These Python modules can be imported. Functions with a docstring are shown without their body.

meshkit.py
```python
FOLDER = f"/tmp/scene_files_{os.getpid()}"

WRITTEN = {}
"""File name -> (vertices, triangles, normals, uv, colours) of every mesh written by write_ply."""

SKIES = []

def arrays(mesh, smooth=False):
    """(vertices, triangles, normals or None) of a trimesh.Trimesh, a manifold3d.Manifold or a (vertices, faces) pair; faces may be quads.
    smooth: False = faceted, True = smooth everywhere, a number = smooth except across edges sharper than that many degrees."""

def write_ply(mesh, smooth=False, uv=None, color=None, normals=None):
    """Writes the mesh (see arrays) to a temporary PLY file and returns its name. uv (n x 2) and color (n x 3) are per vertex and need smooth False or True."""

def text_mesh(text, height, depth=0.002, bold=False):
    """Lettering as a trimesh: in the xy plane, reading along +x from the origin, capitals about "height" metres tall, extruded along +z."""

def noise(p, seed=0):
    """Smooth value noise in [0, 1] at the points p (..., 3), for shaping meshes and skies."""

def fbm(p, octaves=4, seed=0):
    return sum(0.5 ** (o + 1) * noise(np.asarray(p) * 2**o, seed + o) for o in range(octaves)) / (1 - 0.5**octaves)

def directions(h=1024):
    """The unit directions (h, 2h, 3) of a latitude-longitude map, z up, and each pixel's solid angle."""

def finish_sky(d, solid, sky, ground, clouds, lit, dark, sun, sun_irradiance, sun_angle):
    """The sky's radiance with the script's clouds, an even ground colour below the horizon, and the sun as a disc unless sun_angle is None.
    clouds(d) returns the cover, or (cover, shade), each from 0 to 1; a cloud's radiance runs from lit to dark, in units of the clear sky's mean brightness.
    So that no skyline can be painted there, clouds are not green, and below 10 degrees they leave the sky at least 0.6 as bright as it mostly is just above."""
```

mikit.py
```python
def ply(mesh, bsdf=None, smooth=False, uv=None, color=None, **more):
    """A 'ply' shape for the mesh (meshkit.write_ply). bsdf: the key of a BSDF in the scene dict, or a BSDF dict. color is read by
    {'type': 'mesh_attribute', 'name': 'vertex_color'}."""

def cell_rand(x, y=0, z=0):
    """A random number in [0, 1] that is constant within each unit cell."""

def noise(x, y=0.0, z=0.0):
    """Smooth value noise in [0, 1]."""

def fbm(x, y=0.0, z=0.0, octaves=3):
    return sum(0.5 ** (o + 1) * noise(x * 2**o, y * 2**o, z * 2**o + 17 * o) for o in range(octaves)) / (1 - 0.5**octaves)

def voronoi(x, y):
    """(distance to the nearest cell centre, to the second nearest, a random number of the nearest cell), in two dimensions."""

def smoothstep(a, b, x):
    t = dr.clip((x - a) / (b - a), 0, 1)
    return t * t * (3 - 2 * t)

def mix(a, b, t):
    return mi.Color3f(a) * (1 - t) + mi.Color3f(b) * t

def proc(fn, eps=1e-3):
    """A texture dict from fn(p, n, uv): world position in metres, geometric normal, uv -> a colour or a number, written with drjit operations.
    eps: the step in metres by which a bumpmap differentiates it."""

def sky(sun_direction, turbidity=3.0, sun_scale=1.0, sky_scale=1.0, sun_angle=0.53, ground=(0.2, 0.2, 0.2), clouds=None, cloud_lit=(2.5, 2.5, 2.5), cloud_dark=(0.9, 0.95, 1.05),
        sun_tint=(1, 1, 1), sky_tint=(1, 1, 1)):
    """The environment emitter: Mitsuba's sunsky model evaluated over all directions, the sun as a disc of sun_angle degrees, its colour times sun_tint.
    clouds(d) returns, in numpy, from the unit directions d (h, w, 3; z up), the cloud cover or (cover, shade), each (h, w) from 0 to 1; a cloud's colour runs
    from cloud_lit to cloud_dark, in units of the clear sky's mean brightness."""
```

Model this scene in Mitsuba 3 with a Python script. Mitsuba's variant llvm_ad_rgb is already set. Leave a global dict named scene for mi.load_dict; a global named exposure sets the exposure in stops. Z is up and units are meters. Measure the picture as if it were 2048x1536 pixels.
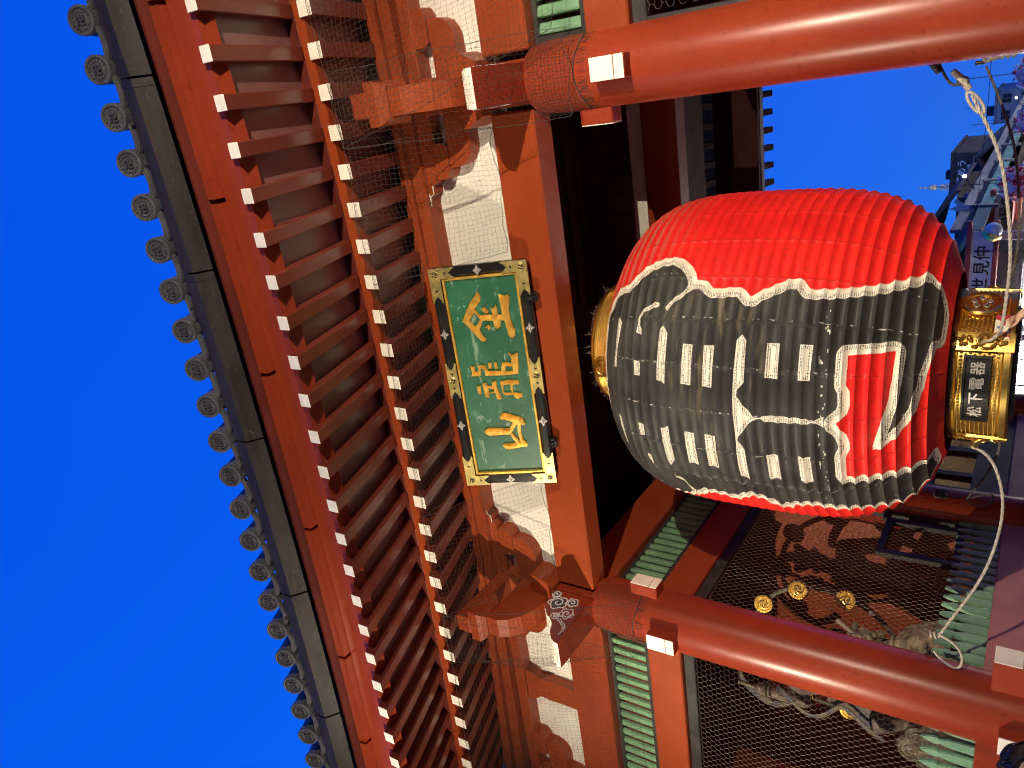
import math, random, json
import numpy as np, trimesh, shapely, drjit as dr, mitsuba as mi, mikit, meshkit
import manifold3d as m3
from shapely import Polygon, box as sbox
from shapely.ops import unary_union
from mikit import noise, fbm, smoothstep, mix, cell_rand
T = mi.ScalarTransform4f
rng = random.Random(7)
nrng = np.random.default_rng(11)
scene, labels = {}, {}
SKYS, LI, RI, SHOP = 7.5, 78.0, 84.0, (26.0, 25.0, 23.0)

# ---------------------------------------------------------------- camera, sky, exposure
GZ = 0.15                                   # level of the pavement
CAM = np.array([2.9026, -6.6272, 1.95]); YAW, PITCH, ROLL, FPX = -0.43864, 0.59543, 0.10414, 1527.3
_cy, _sy, _cp, _sp = math.cos(YAW), math.sin(YAW), math.cos(PITCH), math.sin(PITCH)
FWD = np.array([_sy * _cp, _cy * _cp, _sp]); _r = np.array([_cy, -_sy, 0.0]); _u = np.cross(_r, FWD)
RIGHT = _r * math.cos(ROLL) + _u * math.sin(ROLL)          # the phone was turned on its side: this points up in the frame
scene['camera'] = {'type': 'perspective', 'fov': math.degrees(2 * math.atan(1024 / FPX)), 'fov_axis': 'x', 'near_clip': 0.05, 'far_clip': 900.0,
                   'to_world': T().look_at(origin=CAM.tolist(), target=(CAM + FWD).tolist(), up=RIGHT.tolist())}
exposure = 1.3


def dusk(d):                                # an even veil of dusk haze, paler towards the horizon
    el = np.clip(d[..., 2], 0, 1)
    return 0.95 - 0.30 * np.clip(-d[..., 0], 0, 1), np.exp(-el / 0.33)


scene['sky'] = mikit.sky((-0.75, -0.55, 0.10), turbidity=3, sun_scale=0.0, sky_scale=SKYS, sky_tint=(0.0, 0.40, 1.60), clouds=dusk,
                         cloud_lit=(0.0, 0.185, 1.80), cloud_dark=(0.06, 0.255, 1.42), ground=(0.10, 0.09, 0.08))
scene['sky']['sampling_weight'] = 4.0


# ---------------------------------------------------------------- floodlights on poles across the pavement (outside the frame)
def flood_lamp(key, pos, target, inten, beam, cut, label):
    pos, target = np.array(pos, float), np.array(target, float)
    d = (target - pos) / np.linalg.norm(target - pos)
    x = np.cross(d, [0, 0, 1]); x /= np.linalg.norm(x); z = np.cross(x, d)
    M = np.eye(4); M[:3, 0], M[:3, 1], M[:3, 2], M[:3, 3] = x, d, z, pos
    h = trimesh.creation.box((.42, .22, .34)); h.apply_translation([0, -.16, 0]); h.apply_transform(M)
    g = trimesh.creation.box((.36, .012, .28)); g.apply_translation([0, -.043, 0]); g.apply_transform(M)
    p = trimesh.creation.cylinder(.06, pos[2] - .2 - GZ, sections=20); p.apply_translation([pos[0], pos[1], (pos[2] - .2 + GZ) / 2]); p.apply_translation([-d[0] * .16, -d[1] * .16, 0])
    labels[key] = {'label': label, 'category': 'floodlight', 'group': 'floodlights facing the gate'}
    scene[key + '__housing'] = mikit.ply(h, {'type': 'ref', 'id': 'dark_metal'})
    scene[key + '__pole'] = mikit.ply(p, {'type': 'ref', 'id': 'dark_metal'}, smooth=30)
    scene[key + '__lens'] = mikit.ply(g, {'type': 'ref', 'id': 'dark_metal'}, emitter={'type': 'area', 'radiance': {'type': 'rgb', 'value': [30, 25, 17]}, 'sampling_weight': .03})
    scene[key + '_beam'] = {'type': 'spot', 'intensity': {'type': 'rgb', 'value': [inten, inten * .84, inten * .62]}, 'beam_width': beam, 'cutoff_angle': cut, 'sampling_weight': 5.0,
                            'to_world': T().look_at(origin=pos.tolist(), target=target.tolist(), up=[0, 0, 1])}


flood_lamp('flood_lamp', (-5.5, -5.5, 4.85), (-1.6, -.3, 5.0), LI, 20, 52, 'floodlight on a dark pole left of the gate')
flood_lamp('flood_lamp_001', (6.0, -5.5, 4.60), (1.9, -.3, 4.9), RI, 20, 52, 'floodlight on a dark pole right of the gate')


# ---------------------------------------------------------------- materials
def rgb(*c):
    return {'type': 'rgb', 'value': list(c)}


def mat(name, base, rough=.5, two=True, bump=None, scale=1.0, **k):
    b = {'type': 'principled', 'base_color': base if isinstance(base, dict) else rgb(*base), 'roughness': rough, **k}
    if bump:
        b = {'type': 'bumpmap', 'scale': scale, 'arbitrary': bump, 'bsdf': {'type': 'principled', 'base_color': base if isinstance(base, dict) else rgb(*base), 'roughness': rough, **k}}
    scene[name] = {'type': 'twosided', 'bsdf': b} if two else b


def speck(c0, c1, f, lo=.35, hi=.7, f2=None, c2=None):
    def fn(p, n, uv):
        t = smoothstep(lo, hi, fbm(p.x * f, p.y * f, p.z * f, 4))
        c = mix(c0, c1, t)
        if f2:
            c = mix(c, c2, smoothstep(.66, .78, fbm(p.x * f2 + 9, p.y * f2, p.z * f2, 3)))
        return c
    return mikit.proc(fn)


RED = speck((.255, .037, .0145), (.215, .029, .0125), 1.3, .3, .75, 30, (.195, .025, .011))
BEAM = speck((.265, .047, .012), (.225, .037, .011), 1.0, .3, .75, 36, (.205, .032, .010))
mat('red_paint', RED, .31, specular=.28)
mat('beam_paint', BEAM, .40, specular=.28)
mat('shaded_rafter_paint', speck((.135, .026, .016), (.10, .019, .013), 1.6), .30, specular=.5)  # darker than the beams: weak light under the eaves is in the colour
mat('board_paint', speck((.215, .092, .090), (.165, .070, .070), 1.2), .33, specular=.5)
mat('dark_red', speck((.13, .022, .015), (.09, .015, .011), 1.5), .45)
mat('shaded_wood', speck((.075, .028, .024), (.048, .018, .016), 1.5), .75, specular=.06)  # browns darkened to carry the deep shade inside the gateway
mat('faded_panel', speck((.36, .15, .15), (.30, .12, .125), 2.5), .5)
mat('white_paint', speck((.80, .77, .68), (.72, .68, .59), 6), .6)
mat('plaster', speck((.78, .76, .69), (.70, .67, .60), 2.2, .35, .8), .85)
mat('tile', speck((.098, .101, .113), (.068, .070, .079), 9, .3, .75, 22, (.13, .133, .145)), .55)
mat('tile_face', speck((.060, .062, .071), (.042, .044, .051), 14), .6)


def copper(p, n, uv):
    t = fbm(p.x * 2.2, p.y * 9, p.z * 9, 4)
    c = mix((.018, .016, .018), (.032, .028, .031), smoothstep(.3, .7, t))
    c = mix(c, (.048, .022, .015), smoothstep(.58, .74, fbm(p.x * 4 + 3, p.y * 18, p.z * 18, 4)) * .6)
    return mix(c, (.10, .085, .075), smoothstep(.84, .90, noise(p.x * 40, p.y * 70, p.z * 70)) * .5)


mat('copper', mikit.proc(copper), .60, specular=.22)
mat('black_lacquer', speck((.010, .010, .011), (.019, .018, .018), 4), .24, specular=.4)
mat('black_frame', speck((.030, .028, .028), (.045, .042, .040), 5), .5, specular=.2)
mat('dark_metal', (.05, .05, .055), .45, metallic=.4)
mat('gold', speck((.92, .64, .18), (.78, .50, .12), 7), .26, metallic=1.0)
mat('gold_leaf', speck((.80, .48, .085), (.60, .32, .045), 16), .36, metallic=.6, specular=.6)
mat('brass', speck((.62, .50, .18), (.40, .33, .12), 13, .3, .7, 40, (.28, .24, .10)), .36, metallic=.75)
mat('pewter', (.42, .40, .38), .4, metallic=.7)
mat('louvre_green', speck((.17, .33, .19), (.125, .255, .15), 3), .40)
mat('picket_green', speck((.20, .38, .24), (.145, .29, .185), 4), .42)


def plaque_green(p, n, uv):
    c = mix((.010, .080, .040), (.018, .104, .054), smoothstep(.3, .7, fbm(p.x * 3, p.z * 3, 0, 4)))
    c = mix(c, (.075, .20, .12), smoothstep(.56, .80, fbm(p.x * 5.5 + 40, p.z * 7.5, p.y, 5)) * .75)
    return mix(c, (.24, .34, .26), smoothstep(.69, .74, fbm(p.x * 9 + 4 * noise(p.x * 3, p.z * 3), p.z * 24, 3, 4)) * .5)


mat('plaque_green', mikit.proc(plaque_green), .42)


def paper_red(p, n, uv):
    c = mix((.80, .022, .016), (.66, .014, .012), smoothstep(.3, .8, fbm(uv.x * 2.2, uv.y * 2.2, 0, 4)))
    fade = smoothstep(4.75, 5.45, uv.y + .25 * noise(uv.x * 3, uv.y * 3))
    band = smoothstep(.58, .70, uv.y * 10.2 - dr.floor(uv.y * 10.2)) * smoothstep(1.0, .90, uv.y * 10.2 - dr.floor(uv.y * 10.2))
    c = mix(c, (.33, .125, .085), band * fade * .80)
    c = mix(c, (.50, .03, .02), smoothstep(.62, .8, fbm(uv.x * 26, uv.y * 5, 2, 3)) * .35)
    sm = dr.abs(uv.x - .40212 * dr.round(uv.x / .40212))     # overlap of the paper sheets
    return mix(c, (.42, .012, .010), smoothstep(.010, .003, sm) * .55)


def paper_black(p, n, uv):
    c = mix((.030, .028, .026), (.052, .049, .044), smoothstep(.3, .75, fbm(uv.x * 3, uv.y * 3, 1, 4)))
    worn = smoothstep(-.1, 1.0, 1 - dr.abs(uv.y - 4.30) / .75) * smoothstep(.05, .65, uv.x + .25 + .35 * noise(uv.x * 4, uv.y * 4))
    c = mix(c, (.16, .13, .075), worn * smoothstep(.56, .80, fbm(uv.x * 3.5, uv.y * 22, 5, 4)) * .9)
    chip = smoothstep(.74, .80, fbm(uv.x * 26, uv.y * 60, 3, 2)) * smoothstep(.045, .015, dr.abs(uv.y - 3.375))
    seam = smoothstep(.74, .78, noise(uv.x * 90, uv.y * 40, 6)) * smoothstep(.010, .004, dr.abs(uv.x - .415 * dr.round(uv.x / .415))) * .7
    return mix(c, (.72, .68, .58), dr.clip(chip + seam, 0, 1))


def paper_white(p, n, uv):
    return mix((.82, .77, .62), (.70, .64, .50), smoothstep(.35, .8, fbm(uv.x * 7, uv.y * 3, 1, 4)))


def fret(p, n, uv):                          # a running maze of short strokes, as drawn with a brush
    s = 1 / .0155
    x, y = uv.x * s, uv.y * s
    row = dr.floor(y)
    xs = x * .55 + .5 * cell_rand(row, 0, 3) * 4
    cx = dr.floor(xs)
    fx, fy = xs - cx, y - row
    h = dr.select((fy < .34) & (fx > .12) & (cell_rand(cx, row, 9) < .92), 1.0, 0.0)
    v = dr.select((fx > .45) & (fx < .60) & (cell_rand(cx, row, 4) < .55), 1.0, 0.0)
    return mix((.80, .75, .61), (.03, .028, .026), dr.maximum(v, h))


mat('paper_red', mikit.proc(paper_red), .55, specular=.3)
mat('paper_black', mikit.proc(paper_black), .55, specular=.28)
mat('paper_white', mikit.proc(paper_white), .6, specular=.3)
mat('paper_fret', mikit.proc(fret), .6, specular=.3)
mat('rope', speck((.46, .42, .35), (.30, .27, .22), 40), .8)
mat('rope_dark', speck((.15, .135, .12), (.09, .08, .07), 30), .8)
mat('net_cord', (.05, .047, .044), .8, specular=.1)
mat('net_grey', (.20, .19, .18), .7)
mat('wire', (.36, .32, .27), .45, metallic=.6)
mat('statue_wood', speck((.20, .165, .11), (.10, .085, .065), 9, .3, .7, 25, (.30, .25, .16)), .55)
mat('statue_skin', speck((.22, .17, .145), (.15, .11, .095), 8), .45)
mat('statue_cloth', speck((.10, .105, .15), (.19, .16, .10), 7), .55)
mat('rock', speck((.20, .16, .10), (.09, .072, .05), 14, .3, .7, 40, (.26, .21, .12)), .75)
mat('carve_blue', (.035, .045, .075), .45)
mat('carve_line', (.62, .60, .60), .45)
mat('carve_red', (.16, .028, .030), .45)
mat('carve_purple', (.16, .035, .075), .45)
mat('carve_pink', (.48, .30, .27), .45)
mat('paving', speck((.16, .155, .15), (.11, .105, .10), .9, .3, .7, 9, (.20, .19, .18)), .8)
mat('asphalt', speck((.055, .055, .057), (.04, .04, .042), 3), .9)
mat('concrete', speck((.30, .29, .29), (.23, .22, .22), .5), .85)
mat('concrete_dark', speck((.065, .06, .065), (.045, .042, .047), .6), .85, specular=.15)
mat('roof_teal', speck((.035, .13, .155), (.025, .095, .115), 1.5), .6, specular=.2)
mat('roof_grey', speck((.13, .14, .16), (.09, .10, .115), 1.2), .6, specular=.2)
mat('sign_board', (.55, .57, .62), .6)
mat('sign_ink', (.02, .02, .025), .6)
mat('sign_red', (.33, .05, .045), .5)
mat('window_dark', (.03, .035, .045), .15)
mat('globe_white', (.75, .76, .80), .55, specular=.2)
mat('bead_white', (.80, .78, .80), .25)
mat('bead_red', (.60, .04, .08), .25)
mat('cream', (.62, .55, .38), .7)
mat('skin', speck((.55, .33, .23), (.48, .27, .18), 20), .5)
mat('hair', (.012, .011, .011), .4)
mat('cloth_dark', speck((.03, .032, .04), (.045, .047, .055), 12), .85)
mat('cloth_grey', speck((.20, .20, .22), (.15, .15, .165), 12), .85)


# ---------------------------------------------------------------- mesh helpers
def key_for(name):
    if name not in used:
        used.add(name)
        return name
    k = 1
    while f'{name}_{k:03d}' in used:
        k += 1
    used.add(f'{name}_{k:03d}')
    return f'{name}_{k:03d}'


used = set()


def obj(name, mesh, m, parent=None, smooth=False, xf=None, label=None, kind=None, **k):
    key = key_for(parent + '__' + name if parent else name)
    d = mesh if isinstance(mesh, dict) else mikit.ply(mesh, m, smooth=smooth, **k)
    if xf is not None:
        d = {**d, 'to_world': xf}
    scene[key] = d
    e = {}
    if label:
        e['label'] = label
    if kind:
        e['kind'] = kind
    if e:
        labels[key] = e
    return key


def thing(name, label, cat, group=None):
    key = key_for(name)
    labels[key] = {'label': label, 'category': cat}
    if group:
        labels[key]['group'] = group
    return key


def hull(pts):
    m = m3.Manifold.hull_points(np.asarray(pts, float)).to_mesh()
    return trimesh.Trimesh(np.array(m.vert_properties)[:, :3], np.array(m.tri_verts), process=False)


def bx(x0, x1, y0, y1, z0, z1, c=.008):
    """Box with chamfered edges."""
    c = min(c, abs(x1 - x0) / 3, abs(y1 - y0) / 3, abs(z1 - z0) / 3)
    pts = []
    for sx in (0, 1):
        for sy in (0, 1):
            for sz in (0, 1):
                p = np.array([(x0, x1)[sx], (y0, y1)[sy], (z0, z1)[sz]], float)
                i = np.array([c if not sx else -c, c if not sy else -c, c if not sz else -c])
                for k in range(3):
                    q = p + i; q[k] = p[k]
                    pts.append(q)
    return hull(pts)


def cat(ms):
    return trimesh.util.concatenate(ms)


def poly(pts):
    p = Polygon(pts)
    return p if p.is_valid else p.buffer(0)


def extr(pg, h):
    ms = [trimesh.creation.extrude_polygon(g, h, engine='earcut') for g in getattr(pg, 'geoms', [pg]) if g.geom_type == 'Polygon' and g.area > 1e-7]
    return cat(ms)


def ex_y(pg, y0, y1):
    """Polygon in (x, z), pushed from y0 to y1."""
    m = extr(pg if not isinstance(pg, (list, tuple)) else poly(pg), y1 - y0)
    v = m.vertices
    return trimesh.Trimesh(np.stack([v[:, 0], y1 - v[:, 2], v[:, 1]], 1), m.faces, process=False)


def ex_x(pg, x0, x1):
    """Polygon in (y, z), pushed from x0 to x1."""
    m = extr(pg if not isinstance(pg, (list, tuple)) else poly(pg), x1 - x0)
    v = m.vertices
    return trimesh.Trimesh(np.stack([x0 + v[:, 2], v[:, 0], v[:, 1]], 1), m.faces, process=False)


def tube(pts, r, n=8, closed=False):
    pts = np.asarray(pts, float)
    r = np.broadcast_to(r, len(pts))
    t = np.gradient(pts, axis=0) if not closed else np.roll(pts, -1, 0) - np.roll(pts, 1, 0)
    t /= np.linalg.norm(t, axis=1, keepdims=True) + 1e-12
    a = np.array([0, 0, 1.0]) if abs(t[0][2]) < .9 else np.array([1.0, 0, 0])
    rings = []
    u = np.cross(t[0], a); u /= np.linalg.norm(u)
    ang = np.arange(n) / n * 2 * np.pi
    for k in range(len(pts)):
        u = u - t[k] * (u @ t[k]); u /= np.linalg.norm(u) + 1e-12
        w = np.cross(t[k], u)
        rings.append(pts[k] + r[k] * (np.cos(ang)[:, None] * u + np.sin(ang)[:, None] * w))
    v = np.vstack(rings)
    f = []
    m = len(pts)
    for k in range(m if closed else m - 1):
        a0, b0 = k * n, ((k + 1) % m) * n
        for j in range(n):
            j2 = (j + 1) % n
            f += [[a0 + j, a0 + j2, b0 + j2], [a0 + j, b0 + j2, b0 + j]]
    if not closed:
        v = np.vstack([v, pts[0], pts[-1]])
        for j in range(n):
            f += [[len(v) - 2, (j + 1) % n, j], [len(v) - 1, (m - 1) * n + j, (m - 1) * n + (j + 1) % n]]
    return trimesh.Trimesh(v, f, process=False)


def spline(pts, n=40):
    from scipy.interpolate import CubicSpline
    pts = np.asarray(pts, float)
    s = np.r_[0, np.cumsum(np.linalg.norm(np.diff(pts, axis=0), axis=1))]
    return CubicSpline(s, pts)(np.linspace(0, s[-1], n))


def rev(prof, n=48):
    return trimesh.creation.revolve(np.asarray(prof, float), sections=n)


def capsules(bones, joints, length=.03, iters=8, extra=()):
    """One continuous body: every bone is the hull of the balls at its two joints."""
    ms = []
    for a, b in bones:
        pa, ra = joints[a]; pb, rb = joints[b]
        s1 = m3.Manifold.sphere(ra, 16).translate(list(map(float, pa)))
        s2 = m3.Manifold.sphere(rb, 16).translate(list(map(float, pb)))
        ms.append(m3.Manifold.batch_hull([s1, s2]))
    ms += list(extra)
    m = m3.Manifold.batch_boolean(ms, m3.OpType.Add).refine_to_length(length).to_mesh()
    t = trimesh.Trimesh(np.array(m.vert_properties)[:, :3], np.array(m.tri_verts), process=True)
    trimesh.smoothing.filter_taubin(t, iterations=iters)
    return t


def sori(x):
    """The upward curve of the eaves towards the corners."""
    return .007 * x * x + .006 * x


def sweep_x(yz, x0, x1, n=28, curve=sori, dx0=0, dx1=0):
    """A board with the outline yz (y, z), running along x and following the curve of the eaves."""
    yz = np.asarray(yz, float)
    m = len(yz)
    xs = np.linspace(x0, x1, n)
    v = np.vstack([np.column_stack([np.full(m, x), yz[:, 0], yz[:, 1] + curve(x)]) for x in xs])
    f = []
    for k in range(n - 1):
        for j in range(m):
            a, b, c, d = k * m + j, k * m + (j + 1) % m, (k + 1) * m + (j + 1) % m, (k + 1) * m + j
            f += [[a, b, c], [a, c, d]]
    cap = trimesh.creation.triangulate_polygon(Polygon(yz), engine='earcut')
    cv, cf = cap
    idx = [int(np.argmin(((yz - q) ** 2).sum(1))) for q in cv]
    for t in cf:
        a, b, c = (idx[i] for i in t)
        f += [[c, b, a], [(n - 1) * m + a, (n - 1) * m + b, (n - 1) * m + c]]
    t = trimesh.Trimesh(v, f, process=False)
    t.fix_normals()
    return t


def glyph(ch, h, depth):
    """A character of the table below as an extruded mesh in the xy plane, centred, h metres tall."""
    g = unary_union([Polygon(q[0], q[1:]).buffer(0) for q in GLYPHS[ch]])
    m = extr(g, 1.0)
    m.vertices = m.vertices * [h / 200, h / 200, depth]
    return m


def frame_of(o, x, y, z):
    M = np.eye(4); M[:3, 0], M[:3, 1], M[:3, 2], M[:3, 3] = x, y, z, o
    return M


def moved(m, M):
    m = m.copy(); m.apply_transform(M); return m
LANTERN_OUTER = [[0.589,5.581],[0.607,5.579],[0.622,5.508],[0.682,5.476],[0.739,5.387],[0.739,5.264],[0.799,5.173],[0.847,5.085],[0.864,5.016],[0.884,4.93],[0.892,4.832],[0.882,4.746],[0.854,4.667],[0.812,4.596],[0.774,4.554],[0.734,4.527],[0.734,4.46],[0.724,4.421],[0.694,4.379],[0.687,4.36],[0.687,4.283],[0.694,4.217],[0.697,4.156],[0.692,4.111],[0.677,4.065],[0.687,4.114],[0.672,4.065],[0.642,4.018],[0.667,3.966],[0.687,3.917],[0.699,3.87],[0.719,3.816],[0.747,3.73],[0.754,3.632],[0.742,3.597],[0.717,3.566],[0.697,3.541],[0.697,3.497],[0.704,3.448],[0.707,3.366],[0.712,3.361],[0.717,3.295],[0.737,3.184],[0.754,3.103],[0.787,3.005],[0.819,2.941],[0.852,2.877],[0.904,2.811],[0.982,2.742],[1.002,2.712],[0.997,2.693],[0.982,2.663],[0.959,2.622],[0.912,2.597],[0.809,2.575],[0.687,2.572],[0.547,2.577],[0.482,2.594],[0.462,2.617],[0.452,2.626],[0.384,2.636],[0.331,2.651],[0.251,2.668],[0.156,2.678],[0.124,2.693],[0.014,2.715],[-0.016,2.735],[-0.076,2.769],[-0.114,2.813],[-0.139,2.826],[-0.171,2.889],[-0.181,2.897],[-0.204,2.958],[-0.219,2.961],[-0.204,2.978],[-0.214,3.003],[-0.176,3.005],[-0.131,2.99],[-0.056,2.961],[-0.039,2.953],[0.014,2.939],[0.054,2.921],[0.116,2.904],[0.191,2.897],[0.226,2.889],[0.229,2.889],[0.306,2.885],[0.407,2.877],[0.384,2.98],[0.371,3.106],[0.361,3.204],[0.294,3.202],[0.226,3.202],[0.239,3.204],[0.199,3.202],[0.171,3.177],[0.141,3.172],[0.086,3.17],[0.036,3.189],[-0.014,3.273],[-0.046,3.234],[-0.084,3.192],[-0.141,3.167],[-0.179,3.167],[-0.236,3.199],[-0.386,3.204],[-0.389,3.143],[-0.391,3.069],[-0.407,3.022],[-0.404,2.958],[-0.414,2.904],[-0.427,2.835],[-0.457,2.767],[-0.469,2.72],[-0.499,2.673],[-0.527,2.631],[-0.537,2.607],[-0.587,2.587],[-0.857,2.572],[-1.007,2.582],[-0.987,2.614],[-0.987,2.673],[-1.057,2.757],[-0.987,2.875],[-0.889,2.951],[-0.822,3.049],[-0.789,3.199],[-0.759,3.315],[-0.742,3.371],[-0.702,3.531],[-0.732,3.696],[-0.782,3.738],[-0.802,3.863],[-0.737,3.915],[-0.689,3.981],[-0.667,4.067],[-0.759,4.237],[-0.727,4.31],[-0.759,4.266],[-0.734,4.364],[-0.724,4.529],[-0.772,4.583],[-0.964,4.846],[-0.947,4.94],[-1.0,5.02],[-1.04,5.14],[-1.02,5.3],[-0.93,5.4],[-0.8,5.44],[-0.74,5.5],[-0.66,5.52],[-0.62,5.58]]
LANTERN_MARKS = {"curl1": [[0.704,4.603],[0.679,4.62],[0.657,4.659],[0.627,4.716],[0.604,4.758],[0.569,4.792],[0.552,4.773],[0.582,4.743],[0.614,4.684],[0.642,4.625],[0.677,4.566],[0.692,4.549]],"curl2": [[0.599,4.868],[0.602,4.9],[0.582,4.967],[0.554,5.036],[0.519,5.065],[0.477,5.065],[0.424,5.077],[0.409,5.011],[0.439,5.013],[0.467,5.045],[0.512,5.045],[0.542,5.009],[0.564,4.94],[0.574,4.871],[0.587,4.859]],"b1": [[0.524,5.316],[0.487,5.274],[0.191,5.316],[0.191,5.355],[0.334,5.333],[0.484,5.333]],"b2": [[0.256,5.08],[0.249,5.011],[0.166,5.013],[0.166,5.08]],"b3": [[0.467,4.792],[0.424,4.741],[0.134,4.753],[0.151,4.782],[0.156,4.834],[0.434,4.817]],"b4": [[0.371,4.578],[0.369,4.487],[0.144,4.495],[0.146,4.588]],"b5": [[0.369,4.382],[0.371,4.288],[0.141,4.298],[0.144,4.384]],"lat": [[0.439,4.05],[0.409,4.008],[0.251,4.008],[0.184,4.01],[0.139,4.074],[0.101,4.079],[0.056,4.015],[-0.009,3.924],[-0.021,3.927],[-0.051,3.979],[-0.109,4.04],[-0.144,4.084],[-0.171,4.089],[-0.219,4.028],[-0.296,4.028],[-0.462,4.033],[-0.439,4.109],[-0.329,4.111],[-0.171,4.101],[-0.096,4.101],[-0.014,4.106],[0.071,4.109],[0.249,4.101],[0.236,4.101],[0.407,4.092]],"bar": [[-0.009,3.924],[-0.006,3.878],[0.011,3.831],[0.014,3.725],[0.009,3.497],[-0.006,3.46],[0.024,3.361],[-0.039,3.361],[-0.011,3.428],[-0.014,3.46],[-0.026,3.482],[-0.021,3.529],[-0.024,3.728],[-0.024,3.841],[-0.011,3.878],[-0.021,3.927]],"d1": [[0.399,3.826],[0.402,3.723],[0.216,3.725],[0.219,3.833]],"d2": [[0.402,3.566],[0.404,3.465],[0.216,3.475],[0.216,3.568]],"e1": [[-0.154,5.08],[-0.154,5.021],[-0.239,5.026],[-0.244,5.08]],"e2": [[-0.156,5.348],[-0.166,5.313],[-0.261,5.301],[-0.419,5.306],[-0.417,5.336],[-0.254,5.35]],"e3": [[-0.144,4.827],[-0.144,4.782],[-0.129,4.748],[-0.389,4.753],[-0.449,4.814],[-0.412,4.836]],"e4": [[-0.151,4.586],[-0.146,4.492],[-0.389,4.502],[-0.391,4.598]],"e5": [[-0.151,4.389],[-0.151,4.293],[-0.391,4.303],[-0.391,4.401]],"e6": [[-0.407,5.068],[-0.404,5.021],[-0.499,5.026],[-0.477,5.055]],"f2": [[-0.236,3.838],[-0.234,3.738],[-0.424,3.74],[-0.424,3.843]],"f3": [[-0.234,3.575],[-0.234,3.475],[-0.432,3.472],[-0.427,3.573]],"line": [[-0.559,4.832],[-0.554,4.814],[-0.627,4.711],[-0.759,4.682],[-0.777,4.706],[-0.647,4.731]]}
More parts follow.
